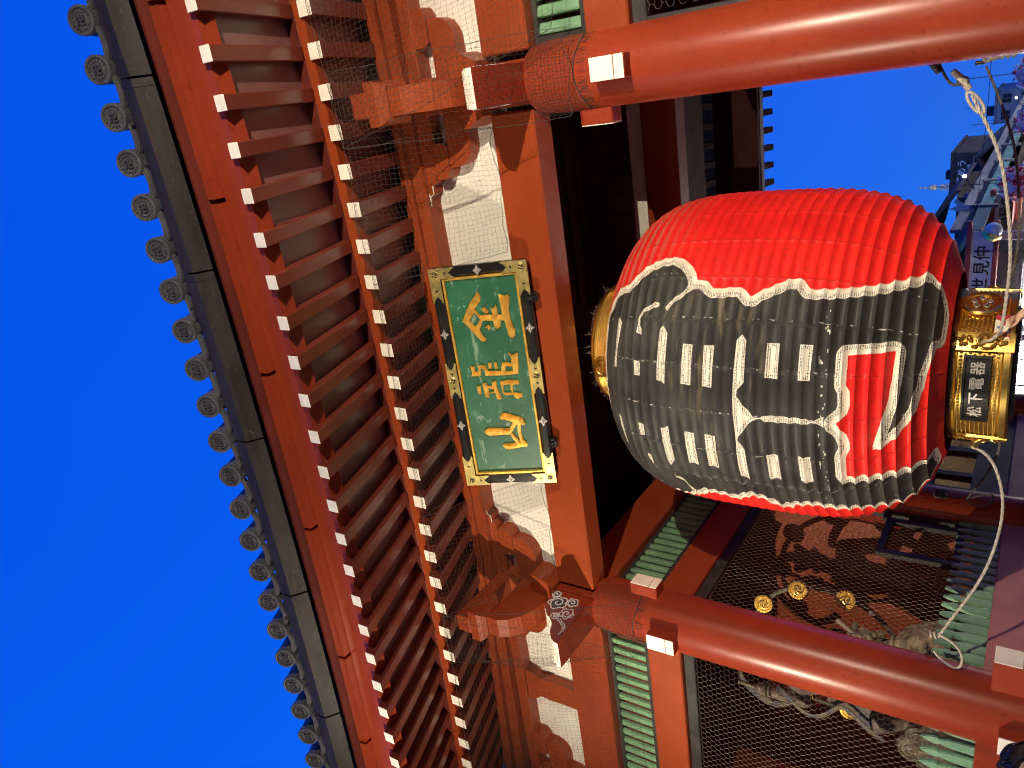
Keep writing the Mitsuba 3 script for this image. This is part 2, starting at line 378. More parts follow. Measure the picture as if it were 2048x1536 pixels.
PLAQUE_TEXT = {"kin": [[[0.682,0.788],[0.728,0.761],[0.819,0.71],[0.884,0.665],[0.991,0.57],[0.955,0.554],[0.925,0.547],[0.883,0.558],[0.831,0.605],[0.804,0.635],[0.725,0.583],[0.733,0.518],[0.718,0.456],[0.744,0.447],[0.806,0.463],[0.786,0.436],[0.834,0.399],[0.799,0.388],[0.717,0.385],[0.713,0.343],[0.821,0.346],[0.941,0.353],[0.918,0.297],[0.931,0.249],[0.892,0.238],[0.762,0.264],[0.684,0.26],[0.605,0.247],[0.542,0.226],[0.473,0.24],[0.448,0.261],[0.455,0.29],[0.487,0.307],[0.567,0.316],[0.651,0.329],[0.654,0.367],[0.586,0.382],[0.562,0.415],[0.587,0.446],[0.657,0.452],[0.667,0.563],[0.633,0.581],[0.574,0.612],[0.506,0.589],[0.459,0.557],[0.435,0.583],[0.437,0.609],[0.508,0.663],[0.606,0.729]],[[0.766,0.646],[0.691,0.593],[0.658,0.616],[0.609,0.654],[0.684,0.707]],[[0.788,0.556],[0.812,0.535],[0.797,0.507],[0.773,0.485],[0.744,0.494],[0.747,0.528],[0.77,0.546]],[[0.588,0.558],[0.607,0.529],[0.618,0.502],[0.581,0.484],[0.553,0.516],[0.58,0.52]]],"ryu": [[[0.176,0.788],[0.152,0.763],[0.173,0.738],[0.099,0.741],[0.088,0.712],[0.124,0.701],[0.161,0.704],[0.166,0.654],[0.154,0.612],[0.093,0.595],[0.083,0.452],[0.141,0.438],[0.181,0.424],[0.183,0.384],[0.16,0.327],[0.218,0.314],[0.292,0.342],[0.258,0.299],[0.284,0.239],[0.181,0.245],[0.042,0.261],[0.035,0.384],[0.041,0.635],[0.119,0.635],[0.127,0.674],[0.045,0.687],[0.046,0.799],[0.084,0.779]],[[0.138,0.395],[0.131,0.361],[0.133,0.322],[0.096,0.314],[0.074,0.326],[0.075,0.4]],[[0.184,0.585],[0.185,0.541],[0.122,0.551],[0.12,0.582]],[[0.188,0.519],[0.19,0.483],[0.113,0.482],[0.112,0.509]],[[-0.076,0.752],[-0.075,0.707],[-0.168,0.713],[-0.168,0.749]],[[-0.048,0.685],[-0.038,0.638],[-0.078,0.631],[-0.091,0.576],[-0.037,0.576],[-0.022,0.525],[-0.097,0.523],[-0.158,0.511],[-0.23,0.482],[-0.252,0.516],[-0.236,0.545],[-0.164,0.556],[-0.167,0.628],[-0.221,0.632],[-0.209,0.67],[-0.123,0.679]],[[-0.101,0.624],[-0.127,0.561],[-0.152,0.565],[-0.16,0.624]],[[-0.037,0.479],[-0.028,0.372],[-0.039,0.277],[-0.081,0.27],[-0.081,0.34],[-0.113,0.351],[-0.173,0.351],[-0.198,0.256],[-0.231,0.256],[-0.257,0.322],[-0.201,0.358],[-0.202,0.446],[-0.18,0.465],[-0.123,0.474]],[[-0.078,0.452],[-0.077,0.368],[-0.12,0.377],[-0.177,0.367],[-0.174,0.446],[-0.138,0.459]],[[-0.116,0.438],[-0.104,0.414],[-0.126,0.404],[-0.143,0.424]]],"san": [[[-0.45,0.552],[-0.421,0.522],[-0.415,0.476],[-0.451,0.383],[-0.488,0.29],[-0.555,0.267],[-0.575,0.303],[-0.56,0.325],[-0.644,0.333],[-0.725,0.324],[-0.799,0.281],[-0.839,0.286],[-0.837,0.323],[-0.864,0.502],[-0.849,0.541],[-0.806,0.568],[-0.792,0.545],[-0.788,0.403],[-0.741,0.434],[-0.677,0.458],[-0.682,0.7],[-0.667,0.727],[-0.634,0.759],[-0.6,0.733],[-0.588,0.693],[-0.606,0.459],[-0.58,0.447],[-0.529,0.411],[-0.493,0.504],[-0.495,0.534]],[[-0.549,0.361],[-0.642,0.37],[-0.723,0.361],[-0.777,0.352],[-0.74,0.376],[-0.656,0.438],[-0.587,0.391]]]}
GLYPHS = json.loads('{"松":[[[[40,77],[42,81],[59,83],[72,46],[93,9],[93,6],[80,-6],[75,-3],[57,27]]],[[[-21,-77],[-1,-42],[21,23],[41,18],[30,-20],[10,-68],[56,-63],[44,-31],[60,-25],[82,-66],[89,-89],[72,-96],[66,-83],[59,-83],[-14,-94]]],[[[-96,-46],[-81,-19],[-66,24],[-66,26],[-91,27],[-93,44],[-63,47],[-62,87],[-43,88],[-42,47],[-19,46],[-17,43],[-19,27],[-42,26],[-28,3],[-7,38],[5,80],[10,83],[25,79],[15,38],[-1,3],[-10,-7],[-25,0],[-15,-17],[-16,-20],[-28,-33],[-42,-13],[-44,-100],[-62,-99],[-63,-27],[-84,-63],[-88,-61]]]],"下":[[[[-91,55],[-90,74],[90,74],[90,54],[7,53],[8,26],[60,-2],[79,-15],[80,-19],[66,-34],[7,2],[6,-99],[-13,-100],[-15,53]]]],"電":[[[[-87,14],[-85,56],[-11,57],[-11,62],[-74,63],[-73,80],[74,79],[74,63],[10,62],[10,57],[87,55],[87,13],[68,11],[65,-1],[17,-1],[14,1],[14,11],[67,14],[67,39],[10,39],[9,-6],[70,-8],[70,-71],[9,-73],[9,-79],[15,-82],[69,-81],[74,-76],[76,-60],[80,-58],[94,-64],[89,-90],[74,-99],[9,-99],[-3,-95],[-8,-90],[-12,-73],[-49,-73],[-52,-83],[-69,-82],[-69,-8],[-10,-6],[-11,39],[-67,39],[-67,13],[-17,13],[-15,0],[-18,-1],[-64,-1],[-68,11]],[[9,-55],[50,-55],[50,-48],[9,-48]],[[9,-31],[50,-31],[50,-24],[9,-24]],[[-50,-55],[-12,-55],[-12,-48],[-49,-48]],[[-50,-31],[-12,-31],[-12,-24],[-49,-24]]],[[[14,22],[16,34],[62,33],[61,20]]],[[[-64,32],[-17,34],[-15,21],[-62,20]]]],"器":[[[[-96,-43],[-94,-39],[-65,-25],[-51,-15],[-91,-13],[-90,4],[-28,5],[-19,18],[-76,21],[-75,79],[-10,78],[-9,27],[4,23],[-2,5],[32,5],[20,13],[21,19],[8,21],[9,79],[77,78],[77,21],[49,18],[61,10],[63,5],[90,4],[92,-12],[46,-15],[66,-27],[96,-38],[86,-54],[78,-54],[75,-99],[59,-99],[56,-95],[28,-95],[25,-100],[8,-99],[8,-34],[34,-32],[14,-14],[-18,-14],[-38,-31],[-10,-34],[-11,-99],[-28,-99],[-30,-95],[-56,-95],[-59,-100],[-75,-100],[-77,-54],[-86,-56]],[[27,40],[56,39],[56,60],[27,60]],[[28,-75],[56,-75],[56,-52],[28,-52]],[[-58,40],[-30,39],[-30,60],[-57,60]],[[-57,-75],[-30,-75],[-30,-52],[-56,-52]]]],"仲":[[[[-36,-46],[-35,47],[14,48],[15,84],[34,87],[36,48],[89,46],[89,-45],[70,-46],[68,-36],[36,-36],[34,-100],[15,-98],[14,-36],[-16,-36],[-17,-47]],[[36,-15],[68,-15],[68,27],[36,27]],[[-17,-15],[14,-15],[14,27],[-16,26]]],[[[-96,5],[-68,46],[-50,86],[-44,88],[-32,84],[-32,75],[-49,37],[-51,-100],[-69,-99],[-70,2],[-85,-11]]]],"見":[[[[-94,-86],[-91,-82],[-71,-76],[-56,-68],[-46,-57],[-40,-42],[-40,-38],[-65,-36],[-65,80],[65,81],[66,-35],[31,-38],[31,-78],[70,-79],[74,-70],[76,-52],[79,-51],[94,-58],[92,-82],[86,-94],[75,-100],[28,-99],[16,-95],[10,-84],[8,-38],[-16,-38],[-30,-72],[-53,-91],[-84,-101]],[[-45,-18],[44,-18],[44,-4],[-44,-4]],[[-44,29],[-44,15],[44,15],[44,28]],[[-44,63],[-44,48],[44,48],[44,62]]]],"世":[[[[-92,20],[-90,38],[-64,39],[-61,83],[-42,81],[-41,39],[-12,39],[-11,85],[7,88],[9,39],[41,39],[42,84],[61,85],[63,39],[93,37],[90,18],[63,17],[62,-43],[-9,-44],[-12,17],[-41,17],[-41,-67],[85,-68],[86,-87],[-62,-87],[-64,17]],[[9,-24],[41,-24],[41,17],[9,17]]]],"う":[[[[-69,15],[-65,19],[-8,30],[18,31],[35,27],[54,13],[61,0],[63,-23],[57,-44],[48,-58],[26,-76],[-4,-89],[-30,-94],[-41,-75],[0,-64],[25,-49],[39,-26],[39,-6],[32,3],[16,11],[-14,8],[-63,-4]]],[[[-45,59],[-41,77],[47,66],[44,48],[-10,52]]]],"め":[[[[-85,-45],[-79,-10],[-69,7],[-56,22],[-67,58],[-49,66],[-45,65],[-36,35],[-16,43],[9,48],[14,76],[35,75],[31,46],[52,37],[64,28],[80,2],[83,-30],[75,-55],[56,-76],[26,-90],[8,-93],[0,-80],[-1,-74],[18,-70],[42,-59],[55,-45],[61,-29],[61,-10],[55,5],[47,15],[34,23],[25,25],[24,23],[12,-9],[-1,-37],[9,-52],[-5,-65],[-15,-56],[-37,-74],[-59,-78],[-68,-75],[-78,-66]],[[-30,15],[-23,-2],[-14,-16],[2,26],[-14,23]],[[-64,-47],[-58,-55],[-49,-56],[-28,-38],[-47,0],[-62,-22]]]],"茶":[[[[-94,-12],[-93,-8],[-66,2],[-34,20],[-7,46],[-7,48],[-26,48],[-28,30],[-46,30],[-48,48],[-90,51],[-88,68],[-48,69],[-46,88],[-28,88],[-26,69],[25,69],[27,88],[46,89],[48,69],[90,67],[89,49],[48,48],[45,30],[28,30],[25,48],[9,48],[14,43],[13,38],[36,20],[96,-8],[85,-24],[68,-20],[65,-36],[39,-37],[83,-80],[82,-84],[68,-93],[24,-51],[23,-49],[36,-37],[11,-37],[8,-93],[-2,-100],[-28,-101],[-34,-83],[-10,-81],[-10,-37],[-65,-36],[-68,-22],[-84,-25]],[[-54,-15],[-11,-16],[-9,7],[9,9],[11,-16],[58,-15],[25,4],[0,23],[-21,4]]],[[[-86,-81],[-58,-56],[-46,-40],[-27,-46],[-44,-71],[-69,-93],[-75,-91]]]],"浅":[[[[-43,-81],[-40,-78],[-13,-69],[18,-55],[7,-18],[-40,-21],[-41,-4],[4,3],[0,22],[-36,20],[-38,38],[-1,44],[0,88],[18,86],[20,46],[52,50],[25,73],[35,85],[38,85],[68,62],[63,51],[82,51],[84,35],[22,25],[24,8],[28,5],[85,12],[90,10],[92,-4],[79,-9],[89,-15],[90,-19],[69,-43],[46,-62],[58,-77],[69,-80],[73,-70],[76,-46],[80,-45],[93,-54],[88,-87],[80,-98],[62,-102],[45,-94],[27,-74],[-28,-96],[-32,-96]],[[29,-18],[38,-42],[71,-9],[31,-14]]],[[[-84,74],[-74,86],[-71,86],[-42,68],[-36,60],[-48,47]]],[[[-89,-88],[-57,-19],[-52,-19],[-40,-30],[-67,-89],[-74,-99]]],[[[-94,18],[-86,31],[-82,32],[-54,16],[-46,7],[-56,-5],[-59,-5]]]],"草":[[[[-91,-65],[-91,-50],[-88,-48],[-11,-47],[-11,-35],[-68,-32],[-68,39],[-45,42],[-45,54],[-88,55],[-89,73],[-45,75],[-43,89],[-25,88],[-23,75],[23,75],[25,88],[42,89],[44,75],[90,72],[89,55],[44,54],[44,42],[68,40],[68,-33],[10,-36],[10,-47],[89,-48],[90,-67],[10,-68],[9,-98],[-9,-101],[-11,-68]],[[-48,-16],[47,-16],[47,-5],[-47,-5]],[[-48,13],[46,12],[47,23],[-47,23]],[[-24,43],[23,42],[23,54],[-23,54]]]],"の":[[[[-84,-31],[-82,0],[-69,27],[-46,49],[-15,62],[14,64],[48,53],[69,34],[82,5],[83,-25],[71,-56],[50,-76],[17,-89],[4,-90],[-5,-72],[22,-65],[39,-56],[55,-38],[61,-19],[61,-2],[56,14],[49,25],[34,37],[14,43],[6,2],[-4,-32],[-17,-57],[-31,-71],[-40,-76],[-52,-75],[-62,-71],[-77,-54]],[[-61,-3],[-60,-38],[-52,-49],[-43,-51],[-35,-44],[-19,-8],[-9,42],[-34,32],[-50,17]]]],"日":[[[[-67,-96],[-67,73],[67,75],[68,-96],[49,-97],[46,-86],[-45,-86],[-48,-98]],[[-45,-15],[-45,-64],[46,-64],[46,-15]],[[-45,55],[-45,6],[46,6],[46,54]]]],"い":[[[[30,46],[34,50],[50,54],[60,39],[79,-8],[86,-43],[84,-50],[65,-55],[59,-21],[50,8]]],[[[-73,-18],[-76,61],[-54,60],[-52,57],[-52,-9],[-48,-33],[-40,-53],[-31,-61],[-23,-59],[-13,-43],[-4,-21],[11,-37],[0,-66],[-9,-78],[-20,-85],[-33,-86],[-44,-82],[-54,-73],[-63,-58]]]]}')

# ================================================================ GROUND
PAVE = trimesh.creation.box((700, 700, .2)); PAVE.apply_translation([0, 150, GZ - .1])
obj('ground', PAVE, 'asphalt', kind='structure')
obj('pavement', bx(-14, 14, -14, 20, GZ - .05, GZ + .12, .01), 'paving', kind='structure')

# ================================================================ THE GATE
A, RC, S = 2.991, .325, 3.40           # half the middle bay, column radius, distance between column rows
A2 = A + 3.36                          # outer columns
ZB, ZT = 6.06, 6.557                   # head beam
gate = thing('temple_gate', 'large vermilion temple gate with white plaster, dark tiled roof and rows of white-ended rafters', 'gate')


def G(name, mesh, m, parent=gate, **k):
    return obj(name, mesh, m, parent, **k)


# columns, rounded off at the head
prof = [(0, GZ), (RC + .01, GZ)] + [(RC + .01, GZ + 1.0), (RC, 3.0), (RC, 5.72)] + [(RC - .055 * (1 - math.cos(t)), 5.72 + .33 * math.sin(t)) for t in np.linspace(.2, 1.5, 8)] + [(RC - .05, 6.055), (0, 6.055)]
COL = mikit.ply(rev(prof, 72), 'red_paint', smooth=35)
for y in (0, S, 2 * S):
    for x in (A, -A, A2, -A2):
        k = G('column', COL, None, xf=T().translate([x, y, 0]))


def side_bay(s):
    """One guardian niche; s = -1 left, +1 right of the passage. x runs outwards."""
    X = lambda a: s * a
    def B(x0, x1, *r, **k):
        return bx(min(X(x0), X(x1)), max(X(x0), X(x1)), *r, **k)
    i0, i1 = A + .27, A2 - .27
    # front: head beam, black frame and louvre, tie beam, mesh opening, pickets, low wall
    G('head_beam', B(i0, i1, -.159, .159, ZB - .04, ZT, c=.014), 'beam_paint')
    G('tie_beam', B(i0, i1, -.10, .12, 5.03, 5.45, c=.014), 'beam_paint')
    fr = G('louvre_frame', cat([B(i0, i1, -.03, .06, 5.45, 5.525), B(i0, i1, -.03, .06, 5.965, 6.02), B(i0, i0 + .09, -.03, .06, 5.525, 5.965), B(i1 - .09, i1, -.03, .06, 5.525, 5.965)]), 'black_frame')
    G('louvre_back', B(i0, i1, .13, .15, 5.46, 6.02, c=.002), 'dark_red')
    n = 18
    for q in range(n):
        x = i0 + .15 + (i1 - i0 - .30) * q / (n - 1)
        m = trimesh.creation.box((.104, .06, .44)); m = hull(np.vstack([m.vertices * [.6, 1, 1], m.vertices * [1, .55, 1], m.vertices * [.85, .8, 1.01]]))
        m.apply_transform(trimesh.transformations.rotation_matrix(s * .35, [0, 0, 1])); m.apply_translation([X(x), .02, 5.745])
        obj('slat', m, 'louvre_green', fr)
    wf = G('mesh_frame', cat([B(i0 - .02, i1 + .02, -.02, .07, 4.90, 5.03), B(i0, i0 + .085, -.02, .07, 2.10, 4.90), B(i1 - .085, i1, -.02, .07, 2.10, 4.90)]), 'black_frame')
    G('sill_beam', B(i0, i1, -.12, .14, 1.78, 2.10, c=.014), 'red_paint')
    G('dado_panel', B(i0, i1, -.03, .05, GZ + .02, 1.78, c=.006), 'red_paint')
    # wall boards, floor and ceiling of the niche
    G('niche_back_wall', B(i0 - .3, i1 + .3, S - .10, S + .10, 2.0, 6.0, c=.01), 'beam_paint')
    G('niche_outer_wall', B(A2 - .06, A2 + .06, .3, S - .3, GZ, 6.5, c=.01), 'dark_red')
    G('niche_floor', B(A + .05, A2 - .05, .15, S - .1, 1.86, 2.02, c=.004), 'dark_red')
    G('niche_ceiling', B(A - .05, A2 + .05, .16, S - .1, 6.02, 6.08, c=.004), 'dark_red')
    # the side that faces the passage
    def D(x0, x1, *r, **k):
        return B(x0, x1, *r, **k)
    for a, (y0, y1) in enumerate(((.27, S - .27), (S + .27, 2 * S - .27))):
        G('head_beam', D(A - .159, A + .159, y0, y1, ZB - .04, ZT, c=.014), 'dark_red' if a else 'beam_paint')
        G('tie_beam', D(A - .12, A + .12, y0, y1, 5.03, 5.45, c=.014), 'beam_paint')
        G('sill_beam', D(A - .14, A + .14, y0, y1, 1.78, 2.10, c=.014), 'faded_panel')
        G('dado_panel', D(A - .05, A + .03, y0, y1, GZ + .02, 1.78, c=.006), 'faded_panel')
        f2 = G('louvre_frame', cat([D(A - .06, A + .03, y0, y1, 5.45, 5.525), D(A - .06, A + .03, y0, y1, 5.965, 6.02), D(A - .06, A + .03, y0, y0 + .09, 5.525, 5.965), D(A - .06, A + .03, y1 - .09, y1, 5.525, 5.965)]), 'black_frame')
        G('louvre_back', D(A + .07, A + .09, y0, y1, 5.46, 6.02, c=.002), 'dark_red')
        if s < 0 or a == 0:
            nn = 19
            for q in range(nn):
                y = y0 + .13 + (y1 - y0 - .26) * q / (nn - 1)
                m = trimesh.creation.box((.06, .11, .44)); m = hull(np.vstack([m.vertices * [1, .6, 1], m.vertices * [.55, 1, 1], m.vertices * [.8, .85, 1.01]]))
                m.apply_transform(trimesh.transformations.rotation_matrix(s * -.30, [0, 0, 1])); m.apply_translation([X(A - .02), y, 5.745])
                obj('slat', m, 'louvre_green', f2)
        G('mesh_frame', cat([D(A - .07, A + .03, y0 - .02, y1 + .02, 4.90, 5.03), D(A - .07, A + .03, y0, y0 + .085, 2.10, 4.90), D(A - .07, A + .03, y1 - .085, y1, 2.10, 4.90)]), 'black_frame')


side_bay(-1)
side_bay(1)


# pickets with spear heads, front and passage side of the left niche, front of the right one
def picket(h=.46):
    w = .058
    half = [(w, 0), (w * 1.02, .10), (w * .92, .20), (w * .62, .275), (w * .52, .285), (w * .80, .30), (w * .86, .33), (w * .58, .39), (w * .22, .44), (0, .455)]
    pg = [(a, b * h / .455) for a, b in half] + [(-a, b * h / .455) for a, b in half[-2::-1]]
    m = extr(poly(pg), .030)
    inner = extr(poly(pg).buffer(-.008), .010); inner.apply_translation([0, 0, .030])
    return cat([m, inner])          # in xy, front face +z


PK = picket()
PKF = mikit.ply(PK, 'picket_green')
for s, rows in ((-1, ('front', 'side')), (1, ('front',))):
    fence = G('picket_fence', cat([bx(min(s * (A + .3), s * (A2 - .3)), max(s * (A + .3), s * (A2 - .3)), -.035, -.01, 2.105, 2.14, .003)]), 'black_frame')
    n = 17
    for q in range(n):
        x = s * (A + .36 + (A2 - A - .72) * q / (n - 1))
        obj('picket', PKF, None, fence, xf=T().translate([x, -.03, 2.10]) @ T().rotate([1, 0, 0], 90))
    if 'side' in rows:
        fence = G('picket_fence', bx(-A + .035, -A + .06, .3, S - .3, 2.105, 2.14, .003), 'black_frame')
        n = 18
        for q in range(n):
            y = .36 + (S - .72) * q / (n - 1)
            obj('picket', PKF, None, fence, xf=T().translate([-A + .055, y, 2.10]) @ T().rotate([0, 0, 1], 90) @ T().rotate([1, 0, 0], 90))


# hexagonal wire netting of the niches
def hexnet(u0, u1, v0, v1, a=.040, r=.0016):
    """Edges of a honeycomb in (u, v); cells stand on a flat side as chicken wire does."""
    dx, dy = a * math.sqrt(3) * 1.12, a * 1.5 * .92
    E = []
    nv, nu = int((v1 - v0) / dy) + 1, int((u1 - u0) / dx) + 1
    for j in range(nv):
        for i in range(nu):
            x = u0 + (i + .5 * (j % 2)) * dx; y = v0 + j * dy
            p0, p1, p2, p3 = (x, y - .28 * dy), (x, y + .36 * dy), (x + dx / 2, y + .70 * dy), (x - dx / 2, y + .70 * dy)
            E += [(p0, p1), (p1, p2), (p1, p3)]
    P = np.array([[e[0], e[1]] for e in E])
    ok = (P[:, :, 0].min(1) > u0) & (P[:, :, 0].max(1) < u1) & (P[:, :, 1].max(1) < v1)
    P = P[ok]
    d = P[:, 1] - P[:, 0]; d /= np.linalg.norm(d, axis=1, keepdims=True)
    nn = np.stack([-d[:, 1], d[:, 0]], 1) * r
    z = np.zeros(len(P))
    A0 = np.column_stack([P[:, 0] + nn, z]); A1 = np.column_stack([P[:, 0] - nn, z]); A2_ = np.column_stack([P[:, 0], z + r * 1.7])
    B0 = np.column_stack([P[:, 1] + nn, z]); B1 = np.column_stack([P[:, 1] - nn, z]); B2 = np.column_stack([P[:, 1], z + r * 1.7])
    V = np.stack([A0, A1, A2_, B0, B1, B2], 1).reshape(-1, 3)
    o = (np.arange(len(P)) * 6)[:, None, None]
    F = np.array([[0, 1, 4], [0, 4, 3], [1, 2, 5], [1, 5, 4], [2, 0, 3], [2, 3, 5]])[None] + o
    return trimesh.Trimesh(V, F.reshape(-1, 3), process=False)


HN = hexnet(.0, 2.62, 0, 2.80)
def put_net(origin, ux, uy):
    v = HN.vertices; ux, uy = np.array(ux, float), np.array(uy, float); n = np.cross(ux, uy)
    return trimesh.Trimesh(np.array(origin) + v[:, :1] * ux + v[:, 1:2] * uy + v[:, 2:] * n, HN.faces, process=False)


for s in (-1, 1):
    G('wire_mesh', put_net([s * (A + .36) if s > 0 else -A2 + .36, .02, 2.10], [1, 0, 0], [0, 0, 1]), 'wire', kind='stuff')
G('wire_mesh', put_net([-A + .01, .36, 2.10], [0, 1, 0], [0, 0, 1]), 'wire', kind='stuff')
# small black framed hatch in the netting beside the middle column, two panes high
hx0, hx1 = -A + .005, -A + .075
hatch = G('hatch_frame', cat([bx(hx0, hx1, 2.08, 2.18, 2.47, 3.36), bx(hx0, hx1, 2.82, 2.92, 2.47, 3.36), bx(hx0, hx1, 2.18, 2.82, 3.27, 3.36), bx(hx0, hx1, 2.18, 2.82, 2.47, 2.55)]), 'black_frame')
G('hatch_frame', cat([bx(hx0 - .01, hx1 - .02, 2.92, 3.12, 2.10, 2.60), bx(hx0 - .01, hx1 - .02, 2.92, 3.12, 3.33, 3.42)]), 'black_frame')

# rear left niche seen through the passage: lit cream wall behind a dark grid
G('rear_wall', bx(-A2 + .1, -A - .25, 2 * S - .42, 2 * S - .34, 1.9, 5.4), 'cream')
G('rear_window_frame', cat([bx(-A - .01, -A + .09, S + .3, S + .55, 2.1, 4.9), bx(-A - .01, -A + .09, 4.28, 4.40, 2.1, 4.9), bx(-A - .01, -A + .09, 5.04, 5.20, 2.1, 4.9), bx(-A - .01, -A + .09, S + .3, 2 * S - .3, 2.1, 2.52), bx(-A - .01, -A + .09, S + .3, 2 * S - .3, 2.96, 3.08), bx(-A - .01, -A + .09, 5.6, 2 * S - .3, 2.1, 4.9)]), 'black_frame')
HN2 = hexnet(.0, 2.7, 0, .6)
v = HN2.vertices
G('wire_mesh', trimesh.Trimesh(np.stack([np.full(len(v), -A + .02) + v[:, 2], S + .3 + v[:, 0], 2.48 + v[:, 1]], 1), HN2.faces, process=False), 'wire', kind='stuff')
lampm = trimesh.creation.box((.9, .08, .05)); lampm.apply_translation([-A - .9, 5.0, 4.8])
nl = G('unseen_niche_lamp', lampm, 'cream', emitter={'type': 'area', 'radiance': rgb(16, 13, 7.5), 'sampling_weight': .2})  # out of view, placed to light the cream wall

# tie-beam noses that come through the columns, white on the end grain
def nose_block(cx, cy, x0, x1, y0, y1, z0, z1, face, lab=None):
    k = G('beam_nose', bx(x0, x1, y0, y1, z0, z1, .010), 'red_paint')
    e = .006
    zc = z0 + (z1 - z0) * .30
    for (za, zb_) in ((z0 + .004, zc - .004), (zc + .004, z1 - .004)):
        if face == 'f':
            m = bx(x0 + .004, x1 - .004, y0 - e, y0 + .002, za, zb_, .002)
        else:
            m = bx(x0 - e if face == 'l' else x1 - .002, x0 + .002 if face == 'l' else x1 + e, y0 + .004, y1 - .004, za, zb_, .002)
        obj('end_face', m, 'white_paint', k)


for cx in (A, -A, A2, -A2):
    nose_block(cx, 0, cx - .10, cx + .10, -.445, -.2, 4.94, 5.265, 'f')
    nose_block(cx, 0, cx - .10, cx + .10, -.445, -.2, 1.62, 1.93, 'f')
for s in (-1, 1):
    a, b = s * (A - .2), s * (A - .46)
    nose_block(s * A, 0, min(a, b), max(a, b), -.10, .10, 5.265, 5.59, 'r' if s < 0 else 'l')
    a, b = s * (A - .2), s * (A - .62)
    nose_block(s * A, 0, min(a, b), max(a, b), -.12, .12, 1.70, 2.02, 'r' if s < 0 else 'l')

# the great beam of the middle bay
G('head_beam', bx(-A + .25, A - .25, -.159, .159, ZB, ZT, .016), 'beam_paint')
for y in (S, 2 * S):
    for x0, x1 in ((-A + .25, A - .25), (A, A2), (-A2, -A)):
        G('head_beam', bx(x0, x1, y - .159, y + .159, ZB, ZT, .016), 'beam_paint' if y == S else 'shaded_wood')  # rear beams take the shade-darkened wood in place of red
G('pale_underside', bx(-A + .3, A - .3, 2 * S - .02, 2 * S + .14, ZB - .012, ZB - .001, .003), 'concrete')  # thin pale grey strip along the underside
for cx in (A, -A, A2, -A2):
    for y in (0, S, 2 * S):
        G('column_head', bx(cx - .20, cx + .20, y - .21, y + .20, 6.0, ZT - .004, .01), 'red_paint')

# ---- wall zone above the beams: plaster with brackets, struts and wall beams standing proud of it
G('plaster_wall', bx(-A2 - .3, A2 + .3, .03, .12, ZT - .02, 7.9, .004), 'plaster')
G('plaster_wall', bx(-A2, A2, S - .05, S + .05, ZT - .02, 6.80, .004), 'plaster')
G('upper_wall', bx(-A2, A2, S - .09, S + .09, 6.80, 8.6, .004), 'shaded_wood')
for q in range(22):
    G('wall_plank', bx(-A + .05 + q * .27, -A + .30 + q * .27, S - .105, S - .088, 6.81, 7.54, .004), 'shaded_wood')
DAITO = [(.25, 6.545), (.30, 6.64), (.335, 6.70), (.35, 6.74), (.35, 6.87)]
ARM = [(.34, 6.868), (.52, 6.868), (.60, 6.895), (.665, 6.945), (.70, 7.01), (.715, 7.09), (.715, 7.165)]
MASU = [(.50, 7.165), (.47, 7.21), (.46, 7.25), (.46, 7.345), (.83, 7.345), (.83, 7.25), (.815, 7.21), (.745, 7.165)]
for cx in (A, -A, A2, -A2):
    mir = lambda pts: [(cx + a, b) for a, b in pts] + [(cx - a, b) for a, b in reversed(pts)]
    br = G('bearing_block', ex_y(mir(DAITO), -.30, .03), 'beam_paint')
    G('bracket_arm', ex_y(mir(ARM), -.13, .03), 'beam_paint')
    for sg in (-1, 1):
        G('bearing_block', ex_y([(cx + sg * a, b) for a, b in MASU], -.16, .03), 'beam_paint')
    G('bearing_block', ex_y(mir([(.13, 7.165), (.17, 7.21), (.18, 7.25), (.18, 7.345)]), -.16, .03), 'beam_paint')
    # the arm that reaches forward to carry the eaves, on its own small blocks
    fa = [(-.02, 6.87), (-.30, 6.87), (-.34, 6.62), (-.42, 6.60), (-.62, 6.64), (-.78, 6.72), (-.90, 6.84), (-.955, 6.96), (-.955, 7.10), (-.02, 7.10)]
    G('bracket_arm', ex_x(fa, cx - .125, cx + .125), 'beam_paint')
    fm = [(-.98, 7.10), (-1.03, 7.15), (-1.05, 7.19), (-1.05, 7.31), (-.62, 7.31), (-.62, 7.19), (-.64, 7.15), (-.69, 7.10)]
    m = ex_x(fm, cx - .20, cx + .20)
    v = m.vertices; low = v[:, 2] < 7.13
    v[low, 0] = cx + (v[low, 0] - cx) * .70
    mid = (v[:, 2] > 7.13) & (v[:, 2] < 7.17); v[mid, 0] = cx + (v[mid, 0] - cx) * .88
    G('bearing_block', m, 'beam_paint')
    G('bracket_arm', bx(cx - .115, cx + .115, -1.06, .02, 7.31, 7.50, .01), 'beam_paint')

# struts in the side bays
for s in (-1, 1):
    c = s * (A + A2) / 2
    st = [(.16, ZT - .01), (.155, 6.80), (.165, 7.0), (.15, 7.14), (.20, 7.19), (.235, 7.27), (.24, 7.345)]
    G('strut', ex_y([(c + a, b) for a, b in st] + [(c - a, b) for a, b in reversed(st)], -.12, .03), 'beam_paint')
    a, b = sorted((s * (A + .02), s * (A2 + .4)))
    G('wall_beam', bx(a, b, -.17, .03, 7.345, 7.50, .01), 'beam_paint')
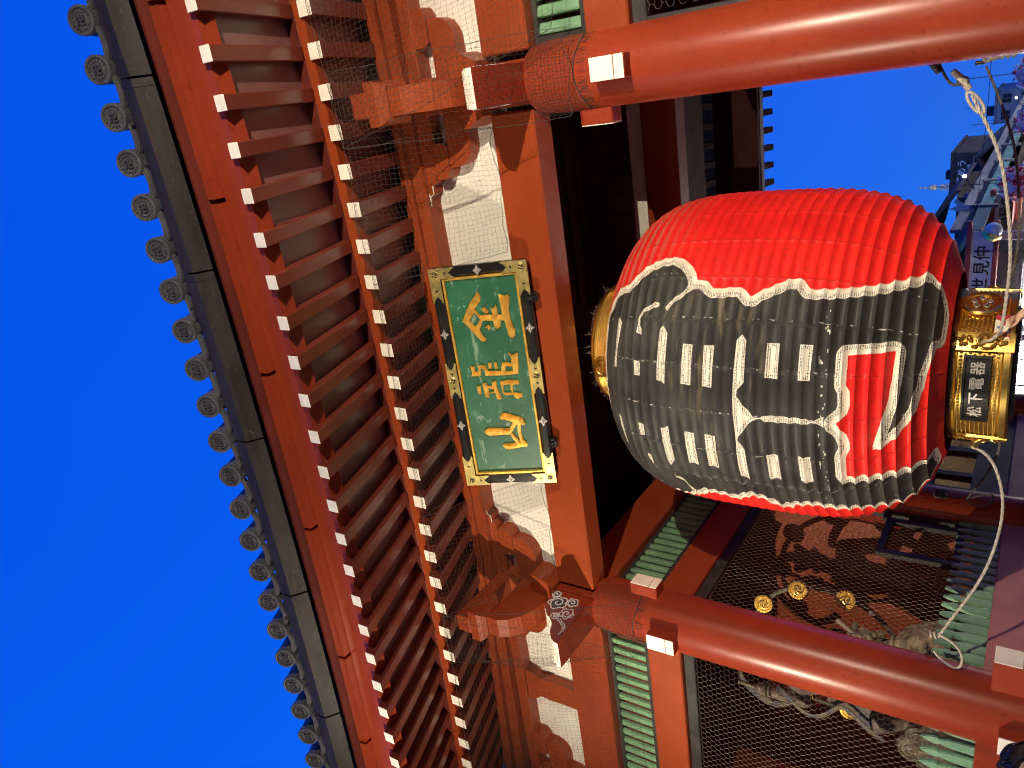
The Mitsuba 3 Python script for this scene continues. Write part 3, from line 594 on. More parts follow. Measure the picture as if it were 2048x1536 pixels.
# middle bay: the wall beam opens upwards in a curve with scroll ends
half = [(2.25, 7.345), (2.20, 7.40), (2.14, 7.40), (2.10, 7.455), (2.02, 7.455), (1.98, 7.51), (1.90, 7.515), (1.86, 7.56), (1.78, 7.565), (1.74, 7.62), (0, 7.64)]
ring = [(a, b) for a, b in half] + [(-a, b) for a, b in reversed(half[:-1])]
G('wall_beam', ex_y([(A + .02, 7.345)] + ring + [(-A - .02, 7.345), (-A - .02, 7.68), (A + .02, 7.68)], -.13, .03), 'beam_paint')
for s in (-1, 1):                                        # white scrolls painted at its ends
    th = np.linspace(0, 2.2 * 2 * math.pi, 60)
    c = np.array([s * 1.99, 7.585])
    sp = [(c[0] + s * -.012 * 0 + s * (.012 + .0048 * t) * math.cos(t), -.137, c[1] + (.012 + .0048 * t) * math.sin(t)) for t in th]
    sp += [(c[0] + s * .085 + s * q * -.0, -.137, c[1] + .0 - q) for q in ()]
    tl = spline([sp[-1], (c[0] + s * .03, -.137, c[1] + .09), (c[0] - s * .09, -.137, c[1] + .085), (c[0] - s * .17, -.137, c[1] + .055), (c[0] - s * .24, -.137, c[1] + .06)], 24)
    G('scroll', cat([tube(sp, .008, 6), tube(tl, np.linspace(.009, .003, 24), 6)]), 'white_paint')
ed = [(a, -.140, b) for a, b in ring[3:-3]]
G('edge_line', tube(ed, .007, 6), 'white_paint')

# purlin in two steps
G('purlin', sweep_x([(-.20, 7.50), (-.20, 7.645), (.06, 7.645), (.06, 7.50)], -7.4, 7.4, 30, curve=lambda x: .5 * sori(x)), 'beam_paint')
G('purlin', sweep_x([(-.235, 7.648), (-.235, 7.775), (.06, 7.90), (.06, 7.648)], -7.4, 7.4, 30, curve=lambda x: .7 * sori(x)), 'beam_paint')

# beam noses at the column heads: cut like a cloud, side faces carved, end painted white
NOSE = [(-.20, 6.03), (-.96, 6.035), (-1.055, 6.04), (-1.04, 6.10), (-1.00, 6.16), (-.90, 6.235), (-.80, 6.27), (-.755, 6.30), (-.70, 6.36), (-.665, 6.42), (-.60, 6.47), (-.55, 6.52), (-.45, 6.555), (-.20, 6.56)]
for cx in (A, -A, A2, -A2):
    nk = G('beam_nose', ex_x([(y, z) for y, z in NOSE], cx - .165, cx + .165), 'dark_red' if False else 'red_paint', label='cloud-shaped beam nose with carved sides and a white front')
    P = [np.array(q) for q in NOSE[2:-1]]
    front = []
    for w0, w1 in ((cx - .166, cx + .166),):
        vs, fs = [], []
        for q in P:
            d = np.array([-.004, .002])
            vs += [[w0, q[0] + d[0], q[1] + d[1]], [w1, q[0] + d[0], q[1] + d[1]]]
        for k in range(len(P) - 1):
            fs += [[2 * k, 2 * k + 1, 2 * k + 3], [2 * k, 2 * k + 3, 2 * k + 2]]
        obj('end_face', trimesh.Trimesh(vs, fs, process=False), 'white_paint', nk)
    if cx in (-A, A):
        for sg in (1, -1):
            X0 = cx + sg * .166
            plate = [(y * 1, z) for y, z in NOSE[1:-1]]
            inn = poly(plate + [(-.34, 6.55), (-.34, 6.045)]).buffer(-.022)
            obj('carved_field', ex_x(inn, min(X0, X0 + sg * .004), max(X0, X0 + sg * .004)), 'carve_red', nk)
            def ridge(pts, r, m, n=30, dx=.006):
                q = spline(pts, n)
                return obj('carved_ridge', tube(np.column_stack([np.full(len(q), X0 + sg * dx), q]), r, 6), m, nk)
            def curl(c, r0, turns, ph, m, m2):
                t = np.linspace(0, turns * 2 * math.pi, 46)
                rr = r0 * (.16 + .84 * t / t[-1])
                ridge([(c[0] + a * math.cos(b + ph), c[1] + a * math.sin(b + ph)) for a, b in zip(rr, t)], .0085, 'carve_line', 70)
                dk = extr(Polygon([(c[0] + r0 * 1.05 * math.cos(a), c[1] + r0 * 1.05 * math.sin(a)) for a in np.linspace(0, 6.28, 24)[:-1]]), .004)
                v = dk.vertices
                obj('carved_cloud', trimesh.Trimesh(np.stack([X0 + sg * .003 + sg * v[:, 2], v[:, 0], v[:, 1]], 1), dk.faces, process=False), m2, nk)
                for k in range(5):
                    a = ph + k * 1.25
                    ridge([(c[0] + r0 * (1.0 + .32 * math.sin(w)) * math.cos(a + w * .36 - .56), c[1] + r0 * (1.0 + .32 * math.sin(w)) * math.sin(a + w * .36 - .56)) for w in np.linspace(0, math.pi, 7)], .0075, 'carve_line', 14)
            curl((-.43, 6.405), .092, 1.3, .6, 'carve_pink', 'carve_blue')
            curl((-.37, 6.24), .058, 1.2, 2.0, 'carve_pink', 'carve_blue')
            curl((-.57, 6.205), .070, 1.3, 3.4, 'carve_pink', 'carve_purple')
            curl((-.66, 6.315), .040, 1.0, 1.0, 'carve_pink', 'carve_red')
            curl((-.30, 6.50), .045, 1.0, 4.0, 'carve_pink', 'carve_blue')
            for k in range(6):
                o = k * .026
                ridge([(-.63 - o * .5, 6.33 - o), (-.70 - o * .5, 6.26 - o * 1.2), (-.76 - o * .2, 6.17 - o * .6), (-.93 + o * .6, 6.085 + .01 * (5 - k) * .5)], .006, ('carve_line', 'carve_purple', 'carve_line', 'carve_blue', 'carve_line', 'carve_purple')[k], 22)

# ---------------------------------------------------------------- eaves
YJ, ZJ, YH, ZH = -1.30, 7.455, -2.60, 7.262
SJ, SH = math.tan(math.radians(17.5)), math.tan(math.radians(19))


def rafter(w, h, y0, y1, slope, bend=0):
    ys = np.linspace(y0, y1, 5)
    ring = []
    for y in ys:
        z = (y - y0) * slope - bend * ((y - y0) / (y1 - y0)) * (1 - (y - y0) / (y1 - y0)) * 4
        ring.append([(-w / 2 + .006, -h / 2), (w / 2 - .006, -h / 2), (w / 2, -h / 2 + .006), (w / 2, h / 2), (-w / 2, h / 2), (-w / 2, -h / 2 + .006)])
        ring[-1] = [(a, y, b + z) for a, b in ring[-1]]
    v = np.array(ring).reshape(-1, 3); f = []
    for k in range(4):
        for j in range(6):
            a, b, c, d = k * 6 + j, k * 6 + (j + 1) % 6, (k + 1) * 6 + (j + 1) % 6, (k + 1) * 6 + j
            f += [[a, b, c], [a, c, d]]
    for e in (0, 24):
        f += [[e, e + 1, e + 2], [e, e + 2, e + 3], [e, e + 3, e + 4], [e, e + 4, e + 5]]
    m = trimesh.Trimesh(v, f, process=False); m.fix_normals()
    return m


JR = mikit.ply(rafter(.138, .160, 0, 1.45, SJ, .0), 'shaded_rafter_paint')
HR = mikit.ply(rafter(.120, .122, 0, 1.38, SH, .012), 'shaded_rafter_paint')
JE = mikit.ply(bx(-.0705, .0705, -.006, .0, -.0815, .0815, .0025), 'white_paint')
HE = mikit.ply(bx(-.0615, .0615, -.006, .0, -.0625, .0625, .0025), 'white_paint')
XR = [3.52 - .36 * i for i in range(-5, 28)]
for x in XR:
    k = G('flying_rafter', HR, None, xf=T().translate([x, YH, ZH + sori(x)]))
    obj('end_cap', HE, None, k, xf=T().translate([x, YH, ZH + sori(x)]))
for x in XR:
    k = G('base_rafter', JR, None, xf=T().translate([x, YJ, ZJ + sori(x)]))
    obj('end_cap', JE, None, k, xf=T().translate([x, YJ, ZJ + sori(x)]))
XL, XRt = -6.6, 5.6
jt = ZJ + .080
G('eave_batten', sweep_x([(YJ + .035, jt), (YJ + .035, jt + .115), (YJ + .20, jt + .16), (YJ + .20, jt + .05)], XL, XRt), 'beam_paint')
tj = lambda y: ZJ + .082 + (y - YJ) * SJ
G('soffit_board', sweep_x([(YJ + .20, tj(YJ + .20)), (YJ + .20, tj(YJ + .20) + .03), (.05, tj(.05) + .03), (.05, tj(.05))], XL, XRt), 'board_paint')
th_ = lambda y: ZH + .063 + (y - YH) * SH - .012 * 4 * ((y - YH) / 1.38) * (1 - (y - YH) / 1.38)
ys = np.linspace(YH + .10, YJ + .06, 6)
G('soffit_board', sweep_x([(y, th_(y)) for y in ys] + [(y, th_(y) + .03) for y in ys[::-1]], XL, XRt), 'board_paint')
for a in range(len(XR) - 1):                                   # stop boards between the flying rafters above the batten
    x0, x1 = XR[a + 1] + .06, XR[a] - .06
    xm = (x0 + x1) / 2
    G('stop_board', bx(x0, x1, YJ + .03, YJ + .05, jt + .112 + sori(xm), jt + .30 + sori(xm), .002), 'dark_red')
# fascia: lower board notched over the rafters, upper board in lengths with splayed ends
hz = ZH + .061
G('fascia_board', sweep_x([(YH + .055, hz), (YH + .045, hz + .30), (YH + .16, hz + .30), (YH + .22, hz + .035), (YH + .22, hz)], XL, XRt, 34), 'red_paint')
cuts = [XRt, 3.95, 2.42, .86, -.77, -2.35, -3.55, -4.9, XL]
for a, b in zip(cuts[:-1], cuts[1:]):
    G('fascia_board', sweep_x([(YH - .035, hz + .312), (YH - .045, hz + .405), (YH + .12, hz + .405), (YH + .12, hz + .312)], b + .02, a - .02, 8), 'red_paint')
G('eave_lining', sweep_x([(YH - .115, hz + .435), (YH - .115, hz + .465), (YH + .13, hz + .44), (YH + .13, hz + .407)], XL, XRt), 'dark_red')
# gutter: faceted copper, in lengths with sleeve joints
GP = [(-2.93, 7.965), (-2.935, 7.955), (-2.93, 7.82), (-2.80, 7.724), (-2.775, 7.79), (-2.77, 7.965)]
gcut = [XRt, 3.42, 1.86, .28, -1.42, -3.0, -4.5, XL]
for k, (a, b) in enumerate(zip(gcut[:-1], gcut[1:])):
    gk = G('gutter', sweep_x(GP, b + .03, a - .03, 10), 'copper')
    GS = [(y - .006 if y < -2.75 else y, z - .006 if z < 7.9 else z + .003) for y, z in GP]
    if k:
        obj('sleeve', sweep_x(GS, a - .05, a + .012, 3), 'copper', gk)
        obj('strap', sweep_x([(-2.96, 7.97), (-2.96, 7.985), (-2.6, 8.02), (-2.6, 8.0)], a - .30, a - .27, 2), 'dark_metal', gk)

# tiles: round end tiles with their emblem, drip tiles between, cover rows running up the roof
RS = math.tan(math.radians(27))
G('roof_bed', sweep_x([(-2.86, 7.985), (-2.86, 8.02), (S, 8.02 + (S + 2.86) * RS), (S, 7.9 + (S + 2.86) * RS)], -8.2, 8.2, 30), 'tile')
R_ = .112
face = [(0, -.014), (.057, -.014), (.059, -.006), (.066, -.006), (.068, -.014), (.088, -.014), (.090, .0), (.098, .004), (.107, .002), (R_, -.006), (R_, -.05), (0, -.05)]
m = rev([(a, b) for a, b in face], 40); v = m.vertices
DISC = mikit.ply(trimesh.Trimesh(np.stack([v[:, 0], -v[:, 2], v[:, 1]], 1), m.faces, process=False), 'tile', smooth=28)
u = .0135                                                       # temple swastika (manji), arms turning to the left
man = unary_union([sbox(-u * .5, -u * 2.5, u * .5, u * 2.5), sbox(-u * 2.5, -u * .5, u * 2.5, u * .5), sbox(-u * 2.5, u * 1.5, u * .5, u * 2.5), sbox(-u * .5, -u * 2.5, u * 2.5, -u * 1.5), sbox(-u * 2.5, -u * 2.5, -u * 1.5, u * .5), sbox(u * 1.5, -u * .5, u * 2.5, u * 2.5)])
em = ex_y(man, -.004, .012)
dots = []
for k in range(16):
    s_ = trimesh.creation.icosphere(1, .0072); s_.apply_scale([1, .7, 1]); t_ = k / 16 * 2 * math.pi
    s_.apply_translation([.078 * math.cos(t_), .010, .078 * math.sin(t_)]); dots.append(s_)
EMB = mikit.ply(cat([em] + dots), 'tile_face')
COVER = mikit.ply(ex_y(Polygon([(R_ * .97 * math.cos(a), R_ * .97 * math.sin(a)) for a in np.linspace(0, 2 * math.pi, 20)[:-1]]), 0, 1), 'tile', smooth=30)
Lc = 6.6
dr_ = []
arc_o = [(.20 * math.cos(a) * .92, -.165 * math.sin(a) ** .9 * .80) for a in np.linspace(.0, math.pi, 15)]
arc_i = [(.20 * math.cos(a) * .92, -.085 * math.sin(a)) for a in np.linspace(math.pi, 0, 15)]
DRIP = mikit.ply(cat([ex_y(poly(arc_o + arc_i), 0, .04), ex_y(poly(arc_o + arc_i).buffer(-.014), -.006, .01)]), 'tile', smooth=25)
PANX = [(.18 * math.cos(a), -.075 * math.sin(a)) for a in np.linspace(0, math.pi, 9)]
for i in range(-4, 30):
    x = 3.905 - .3615 * i
    z = 8.135 + sori(x) * .85
    tilt = T().translate([x, -3.0, z]) @ T().rotate([1, 0, 0], 24)
    k = G('round_tile', DISC, None, xf=tilt)
    obj('emblem', EMB, None, k, xf=tilt)
    obj('cover', COVER, None, k, xf=T().translate([x, -2.96, z + .012]) @ T().rotate([1, 0, 0], math.degrees(math.atan(RS))) @ T().scale([1, Lc, 1]))
    G('drip_tile', DRIP, None, xf=T().translate([x - .18, -2.955, z + .015]) @ T().rotate([1, 0, 0], 20))

# rear slope and rear eaves, seen through the passage
G('rear_roof', sweep_x([(S, 7.9 + (S + 2.86) * RS), (S, 8.02 + (S + 2.86) * RS), (10.45, 7.30), (10.45, 7.22)], -8.2, 8.2, 4, curve=lambda x: 0), 'tile')
RRF = mikit.ply(rafter(.12, .13, 0, 3.4, -.26), 'shaded_wood')
for x in XR[2:24]:
    G('rear_rafter', RRF, None, xf=T().translate([x + .07, 7.05, 7.86]))
G('rear_soffit', bx(-8, 8, 7.0, 10.3, 8.6, 8.64, .004), 'shaded_wood')
G('rear_beam', bx(-7, 7, 7.98, 8.12, 6.85, 7.30, .01), 'shaded_wood')
G('rear_pale_underside', bx(-7, 7, 7.985, 8.115, 6.838, 6.849, .003), 'concrete')  # pale grey strip under the rear beam
G('passage_ceiling', bx(-A2, A2, S, 2 * S, 7.05, 7.10, .004), 'shaded_wood')
G('passage_ceiling', bx(-A2, A2, .16, S, 7.55, 7.60, .004), 'shaded_wood')
for q in range(9):
    G('ceiling_rib', bx(-A + .3, A - .3, .5 + q * .32, .56 + q * .32, 7.48, 7.55, .006), 'shaded_wood')

# ================================================================ THE GREAT LANTERN
LZ, LHU, LHD, LR, LN, LY = 4.276, 1.465, 1.777, 1.65, 3.481, 1.053
lan = thing('paper_lantern', 'giant red paper lantern with a bold black character hanging in the gateway', 'lantern')
ztop, zbot = LZ + LHU * .965, LZ - LHD * .972
NH = 32
SEAMS = 25


def lprof(z):
    t = np.where(z > LZ, (z - LZ) / LHU, (LZ - z) / LHD)
    return LR * (1 - np.clip(np.abs(t), 0, .9999) ** LN) ** (1 / LN)


def lrad(th, z):
    h = (z - zbot) / (ztop - zbot) * NH
    t = h - np.floor(h)
    sag = np.interp(z, [2.6, 2.95, 3.35, 4.4], [.050, .042, .027, .018]) * (1 - (2 * t - 1) ** 2)                      # paper sags in between the hoops
    sk = th * SEAMS / (2 * math.pi)
    d = np.abs(sk - np.round(sk)) * (2 * math.pi / SEAMS) * LR     # metres to the nearest cord
    pinch = .011 * np.exp(-(d / .016) ** 2) * (4 * t * (1 - t))
    p = np.stack([th * 9, z * 26, np.zeros_like(th)], -1)
    wr = .006 * (meshkit.noise(p, 3) - .5) + .004 * (meshkit.noise(p * [3.1, 2.2, 1], 5) - .5) * np.exp(-(d / .10))
    return lprof(z) - sag + pinch + wr * (4 * t * (1 - t))


def lpt(s, z, off=0.0):
    th = np.asarray(s) / 1.6
    r = lrad(th, np.asarray(z)) + off
    return np.stack([r * np.sin(th), LY - r * np.cos(th), z], -1)


SUB = 7
ZROW = zbot + (ztop - zbot) * np.arange(NH * SUB + 1) / (NH * SUB)
TH = np.linspace(-math.pi, math.pi, 401) * 1.6
sg_, zg = np.meshgrid(TH, ZROW)
V = lpt(sg_, zg)
nc, nr = len(TH), len(ZROW)
ii = np.arange(nr - 1)[:, None] * nc + np.arange(nc - 1)[None]
F = np.stack([ii, ii + 1, ii + nc + 1, ii + nc], -1).reshape(-1, 4)
F = np.vstack([F[:, [0, 1, 2]], F[:, [0, 2, 3]]])
obj('paper_body', trimesh.Trimesh(V.reshape(-1, 3), F, process=False), 'paper_red', lan, smooth=False, uv=np.stack([sg_, zg], -1).reshape(-1, 2), label='ribbed red paper body')

_z = np.linspace(zbot - .05, ztop + .05, 800)
_v = np.r_[0, np.cumsum(np.hypot(np.diff(_z), np.diff(lprof(_z))))]; _v += LZ - np.interp(LZ, _z, _v)      # height measured along the paper
to_v = lambda pg: shapely.transform(pg, lambda q: np.column_stack([q[:, 0], np.interp(q[:, 1], _z, _v)]))
to_z = lambda pg: shapely.transform(pg, lambda q: np.column_stack([q[:, 0], np.interp(q[:, 1], _v, _z)]))
OUT = to_v(poly([(a * 1.6, b) for a, b in LANTERN_OUTER]))
OUT = OUT.buffer(.012).buffer(-.024).buffer(.012)
if OUT.geom_type != 'Polygon':
    OUT = max(OUT.geoms, key=lambda g: g.area)
MITRE = dict(join_style=2, mitre_limit=2.5)
I1, I2, I3 = OUT.buffer(-.044, **MITRE), OUT.buffer(-.082, **MITRE), OUT.buffer(-.089, **MITRE)
marks = {k: to_v(poly([(a * 1.6, b) for a, b in v])) for k, v in LANTERN_MARKS.items()}
ALLM = unary_union(list(marks.values()))
fr_m = unary_union([m.buffer(-.008, **MITRE).difference(m.buffer(-.032, **MITRE)) for m in marks.values()])
WHITE = unary_union([OUT.difference(I1), I2.difference(I3), ALLM.difference(fr_m)])
FRET = unary_union([I1.difference(I2).difference(ALLM), fr_m])
BLACK = I3.difference(ALLM)
WHITE, FRET, BLACK = (to_z(shapely.segmentize(q, .03)) for q in (WHITE, FRET, BLACK))


def decal(pg, off):
    """The part of the lantern's surface inside pg (arc metres, height), cut along the rows of the paper body."""
    vs, fs, uvs, n = [], [], [], 0
    ds = 3.2 * math.pi / 400
    for a, b in zip(ZROW[:-1], ZROW[1:]):
        strip = shapely.clip_by_rect(pg, -3.2, a, 3.2, b)
        if strip.is_empty:
            continue
        x0, _, x1, _ = strip.bounds
        for k in range(int(math.floor(x0 / ds - 1e-9)), int(math.ceil(x1 / ds + 1e-9))):
            c = shapely.clip_by_rect(strip, k * ds, a, (k + 1) * ds, b)
            if c.is_empty:
                continue
            for g in getattr(c, 'geoms', [c]):
                if g.geom_type != 'Polygon' or g.area < 1e-8:
                    continue
                if len(g.interiors) == 0 and abs(g.area - ds * (b - a)) < 1e-9:
                    q = np.array([(k * ds, a), ((k + 1) * ds, a), ((k + 1) * ds, b), (k * ds, b)]); t = np.array([[0, 1, 2], [0, 2, 3]])
                else:
                    q, t = trimesh.creation.triangulate_polygon(g, engine='earcut')
                    if len(t) == 0:
                        continue
                    e = q[t]; ar = np.cross(e[:, 1] - e[:, 0], e[:, 2] - e[:, 0])
                    t = np.where((ar < 0)[:, None], t[:, ::-1], t)
                vs.append(lpt(q[:, 0], q[:, 1], off)); uvs.append(q[:, :2]); fs.append(t + n); n += len(q)
    m = trimesh.Trimesh(np.vstack(vs), np.vstack(fs), process=False)
    uv = np.vstack(uvs)
    # normals follow the pleats: taken from the surface itself
    return m, uv


for nm, pg, mt, lb in (('lettering', BLACK, 'paper_black', 'worn black ink of the character'), ('lettering_outline', WHITE, 'paper_white', 'cream outline of the character'), ('fret_border', FRET, 'paper_fret', 'fine maze border inside the outline')):
    m, uv = decal(pg, .0022)
    obj(nm, m, mt, lan, smooth=False, uv=uv, label=lb)

# top ring: gilded band of small studs with round emblems
zt0, zt1, rt = ztop - .03, ztop + .355, .665
tr = obj('top_ring', rev([(rt - .1, zt0), (rt, zt0), (rt + .012, zt0 + .012), (rt, zt0 + .02), (rt, zt1 - .02), (rt + .012, zt1 - .012), (rt, zt1), (rt - .1, zt1)], 72).apply_translation([0, LY, 0]), 'gold', lan, smooth=35)
st = []
stud = trimesh.creation.icosphere(1, .0125)
for j in range(15):
    for k in range(124):
        a = (k + .5 * (j % 2)) / 130 * 2 * math.pi
        s_ = stud.copy(); s_.apply_translation([rt * math.sin(a), LY - rt * math.cos(a), zt0 + .032 + j * .0215]); st.append(s_)
obj('studs', cat(st), 'gold', tr, kind='stuff')
obj('paper_collar', rev([(lprof(np.array(ztop)) + .002, ztop), (rt - .02, ztop + .012), (rt - .02, zt0)], 72).apply_translation([0, LY, 0]), 'paper_red', lan)


def medal(parent, th, r, z, rad, motif=True, m='gold'):
    c = np.array([r * math.sin(th), LY - r * math.cos(th), z])
    x = np.array([math.cos(th), math.sin(th), 0.]); nrm = np.array([math.sin(th), -math.cos(th), 0.])
    M = frame_of(c, x, [0, 0, 1.], nrm)
    d = rev([(0, -.01), (rad * .8, -.01), (rad * .84, .0), (rad * .9, .006), (rad, 0), (rad, -.03), (0, -.03)], 36)
    k = obj('medallion', moved(d, M), m, parent, smooth=30)
    if motif:
        w = rad * .13
        g = unary_union([sbox(-w * .5, -w * 2.5 * 1.6, w * .5, w * 4), sbox(-w * 4, -w * .5, w * 4, w * .5), sbox(-w * 4, w * 3, w * .5, w * 4), sbox(-w * .5, -w * 4, w * 4, -w * 3), sbox(-w * 4, -w * 4, -w * 3, w * .5), sbox(w * 3, -w * .5, w * 4, w * 4)]).intersection(Polygon([(rad * .76 * math.cos(a), rad * .76 * math.sin(a)) for a in np.linspace(0, 6.28, 30)[:-1]]))
        e = extr(g, .02); e.apply_translation([0, 0, -.012])
        obj('emblem', moved(e, M), m, parent)
    return M


for a in (.18, .18 + math.pi / 2, .18 + math.pi, .18 - math.pi / 2):
    medal(lan, a - .25, rt + .02, zt1 - .135, .115)
# stray hemp fibres at the rim
fib = []
for k in range(46):
    a = rng.uniform(-1.5, 1.5); l = rng.uniform(.05, .15)
    p0 = np.array([(rt - .03) * math.sin(a), LY - (rt - .03) * math.cos(a), zt1 - .005])
    dd = np.array([math.sin(a) * rng.uniform(.2, 1), -math.cos(a) * rng.uniform(.2, 1), rng.uniform(.1, .7)])
    fib.append(tube([p0, p0 + dd * l * .5, p0 + dd * l + [0, 0, -.02 * rng.random()]], .0012, 3))
obj('fibres', cat(fib), 'rope', lan, kind='stuff')
# hanging gear above; a drum unseen in the dark blocks lamp light behind it
obj('hanger_with_light_block', cat([rev([(0, zt1 - .05), (.40, zt1 - .05), (.40, zt1 + .65), (0, zt1 + .65)], 40).apply_translation([0, LY, 0]), tube([(0, LY, zt1 - .1), (0, LY, 7.5)], .05, 12), tube([(-.5, LY, zt1), (0, LY, 7.4), (.5, LY, zt1)], .03, 8), tube([(0, LY - .5, zt1), (0, LY, 7.4), (0, LY + .5, zt1)], .03, 8)]), 'shaded_wood', lan, smooth=30)

# bottom ring
zb0, zb1, rb = 2.10, 2.565, .655
brg = obj('bottom_ring', rev([(rb - .25, zb0 + .03), (rb - .03, zb0), (rb, zb0), (rb + .022, zb0 + .015), (rb + .022, zb0 + .06), (rb, zb0 + .075), (rb, zb1 - .07), (rb + .028, zb1 - .05), (rb + .028, zb1 - .012), (rb + .012, zb1), (rb - .1, zb1 + .01)], 96).apply_translation([0, LY, 0]), 'gold', lan, smooth=28)
obj('base', rev([(0, zb0 - .035), (rb - .16, zb0 - .035), (rb - .12, zb0 - .01), (rb - .12, zb0 + .06), (0, zb0 + .06)], 48).apply_translation([0, LY, 0]), 'black_lacquer', lan, smooth=30)
st = []
stud = trimesh.creation.icosphere(1, .0135)
for j in range(9):
    for k in range(128):
        a = (k + .5 * (j % 2)) / 128 * 2 * math.pi
        aa = (a + math.pi) % (2 * math.pi) - math.pi
        z = zb0 + .10 + j * .034
        if abs(aa + .02) * rb < .30 and 2.235 < z < 2.46:
            continue
        s_ = stud.copy(); s_.apply_translation([rb * math.sin(a), LY - rb * math.cos(a), z]); st.append(s_)
obj('studs', cat(st), 'gold', brg, kind='stuff')


def on_ring(th, r):
    c = np.array([r * math.sin(th), LY - r * math.cos(th), 0.])
    return frame_of(c, [math.cos(th), math.sin(th), 0.], [0, 0, 1.], [math.sin(th), -math.cos(th), 0.])


def bent_plate(s0, s1, z0, z1, r0, r1, n=14):
    """A plate curved round the ring from arc s0 to s1."""
    vs = []
    for s in np.linspace(s0, s1, n):
        a = s / rb
        for r, z in ((r0, z0), (r1, z0 + .004), (r1, z1 - .004), (r0, z1)):
            vs.append([r * math.sin(a), LY - r * math.cos(a), z])
    f = []
    for k in range(n - 1):
        for j in range(4):
            f.append([k * 4 + j, k * 4 + (j + 1) % 4, k * 4 + 4 + (j + 1) % 4, k * 4 + 4 + j])
    f = np.array(f); f = np.vstack([f[:, [0, 1, 2]], f[:, [0, 2, 3]]])
    e = (n - 1) * 4
    f = np.vstack([f, [[0, 2, 1], [0, 3, 2], [e, e + 1, e + 2], [e, e + 2, e + 3]]])
    m = trimesh.Trimesh(vs, f, process=False); m.fix_normals(); return m


npk = obj('name_plate', cat([bent_plate(-.29, .29, 2.425, 2.45, rb, rb + .034), bent_plate(-.29, .29, 2.24, 2.265, rb, rb + .034), bent_plate(-.30, -.275, 2.24, 2.45, rb, rb + .034, 3), bent_plate(.275, .30, 2.24, 2.45, rb, rb + .034, 3), bent_plate(-.28, .28, 2.26, 2.43, rb - .01, rb + .015)]), 'black_lacquer', lan, label='black name plate with four raised characters')
for k, ch in enumerate('松下電器'):
    s = -.195 + k * .13
    obj('raised_character', moved(glyph(ch, .118, .010), on_ring(s / rb, rb + .014) @ trimesh.transformations.translation_matrix([0, 2.345, 0])), 'pewter', npk)
# straps with cast dragons and carrying rings at the four diagonals
for a in (math.radians(36), math.radians(-58), math.radians(125), math.radians(-145)):
    sk = obj('strap', cat([bent_plate((a - .10) * rb, (a + .10) * rb, zb0 - .01, zb1 + .02, rb + .005, rb + .03, 5), bent_plate((a - .118) * rb, (a - .10) * rb, zb0 - .01, zb1 + .02, rb + .01, rb + .042, 3), bent_plate((a + .10) * rb, (a + .118) * rb, zb0 - .01, zb1 + .02, rb + .01, rb + .042, 3)]), 'gold', lan)
    orn = []
    for q in range(26):
        s_ = trimesh.creation.icosphere(1, rng.uniform(.010, .024)); s_.apply_translation([rng.uniform(-.05, .05), zb0 + .06 + q / 26 * .40, rng.uniform(.03, .05)]); orn.append(moved(s_, on_ring(a, rb)))
    for q in range(3):
        t = np.linspace(0, 9, 40)
        orn.append(moved(tube([(.035 * math.cos(w) * (1 - w / 14), zb0 + .10 + q * .13 + .035 * math.sin(w) * (1 - w / 14), .042) for w in t], .007, 5), on_ring(a, rb)))
    obj('cast_dragon', cat(orn), 'gold', sk)
    t = np.linspace(0, 2 * math.pi, 30)[:-1]
    ringm = moved(tube([(.062 * math.cos(w), zb0 + .215 + .062 * math.sin(w) - .02, .06 + .02 * math.sin(w)) for w in t], .012, 8, closed=True), on_ring(a, rb))
    obj('carrying_ring', ringm, 'gold', sk, smooth=True)
for a in (math.radians(72), math.radians(-100), math.radians(160)):
    M = on_ring(a, rb + .012)
    d = rev([(0, .0), (.12, .0), (.125, .012), (.15, .018), (.165, .0), (.165, -.02), (0, -.02)], 40)
    obj('medallion', moved(d, M @ trimesh.transformations.translation_matrix([0, 2.36, 0])), 'gold', lan, smooth=30)
    orn = []
    for q in range(5):
        t = np.linspace(0, 5.5, 22); cx, cy = .062 * math.cos(q * 1.257), .062 * math.sin(q * 1.257)
        orn.append(moved(tube([(cx + .03 * math.cos(w) * (1 - w / 8), 2.36 + cy + .03 * math.sin(w) * (1 - w / 8), .012) for w in t], .008, 5), M))
    obj('relief', cat(orn), 'pewter', lan)
tag = bent_plate(.44 * 1, .66, 2.135, 2.25, rb + .03, rb + .035, 6)
DEC = mikit.proc(lambda p, n, uv: mix(mix((.75, .70, .55), (.45, .04, .05), smoothstep(.50, .56, noise(p.x * 26, p.z * 26, 2))), (.06, .16, .40), smoothstep(.60, .66, noise(p.x * 22 + 9, p.z * 30, p.y * 20))))
mat('decal_print', DEC, .5)
thing_k = thing('prayer_slip', 'small colourful printed paper slip stuck low on the gilded lantern ring beside the hand', 'paper slip')
obj('sheet', tag, 'decal_print', thing_k)

# ================================================================ THE NAME PLAQUE OVER THE GATE
pl = thing('name_plaque', 'green plaque with three gold characters in a black and brass frame', 'plaque')
O_ = np.array([.042, -.25, 6.30]); vx = np.array([1., 0, 0]); vy = np.array([0, -.41, .97]); vy /= np.linalg.norm(vy); vn = np.cross(vx, vy)
PM = frame_of(O_, vx, vy, vn)
PW, PH = 1.285, 1.055


def PL(name, mesh, m, parent=pl, **k):
    return obj(name, moved(mesh, PM), m, parent, **k)


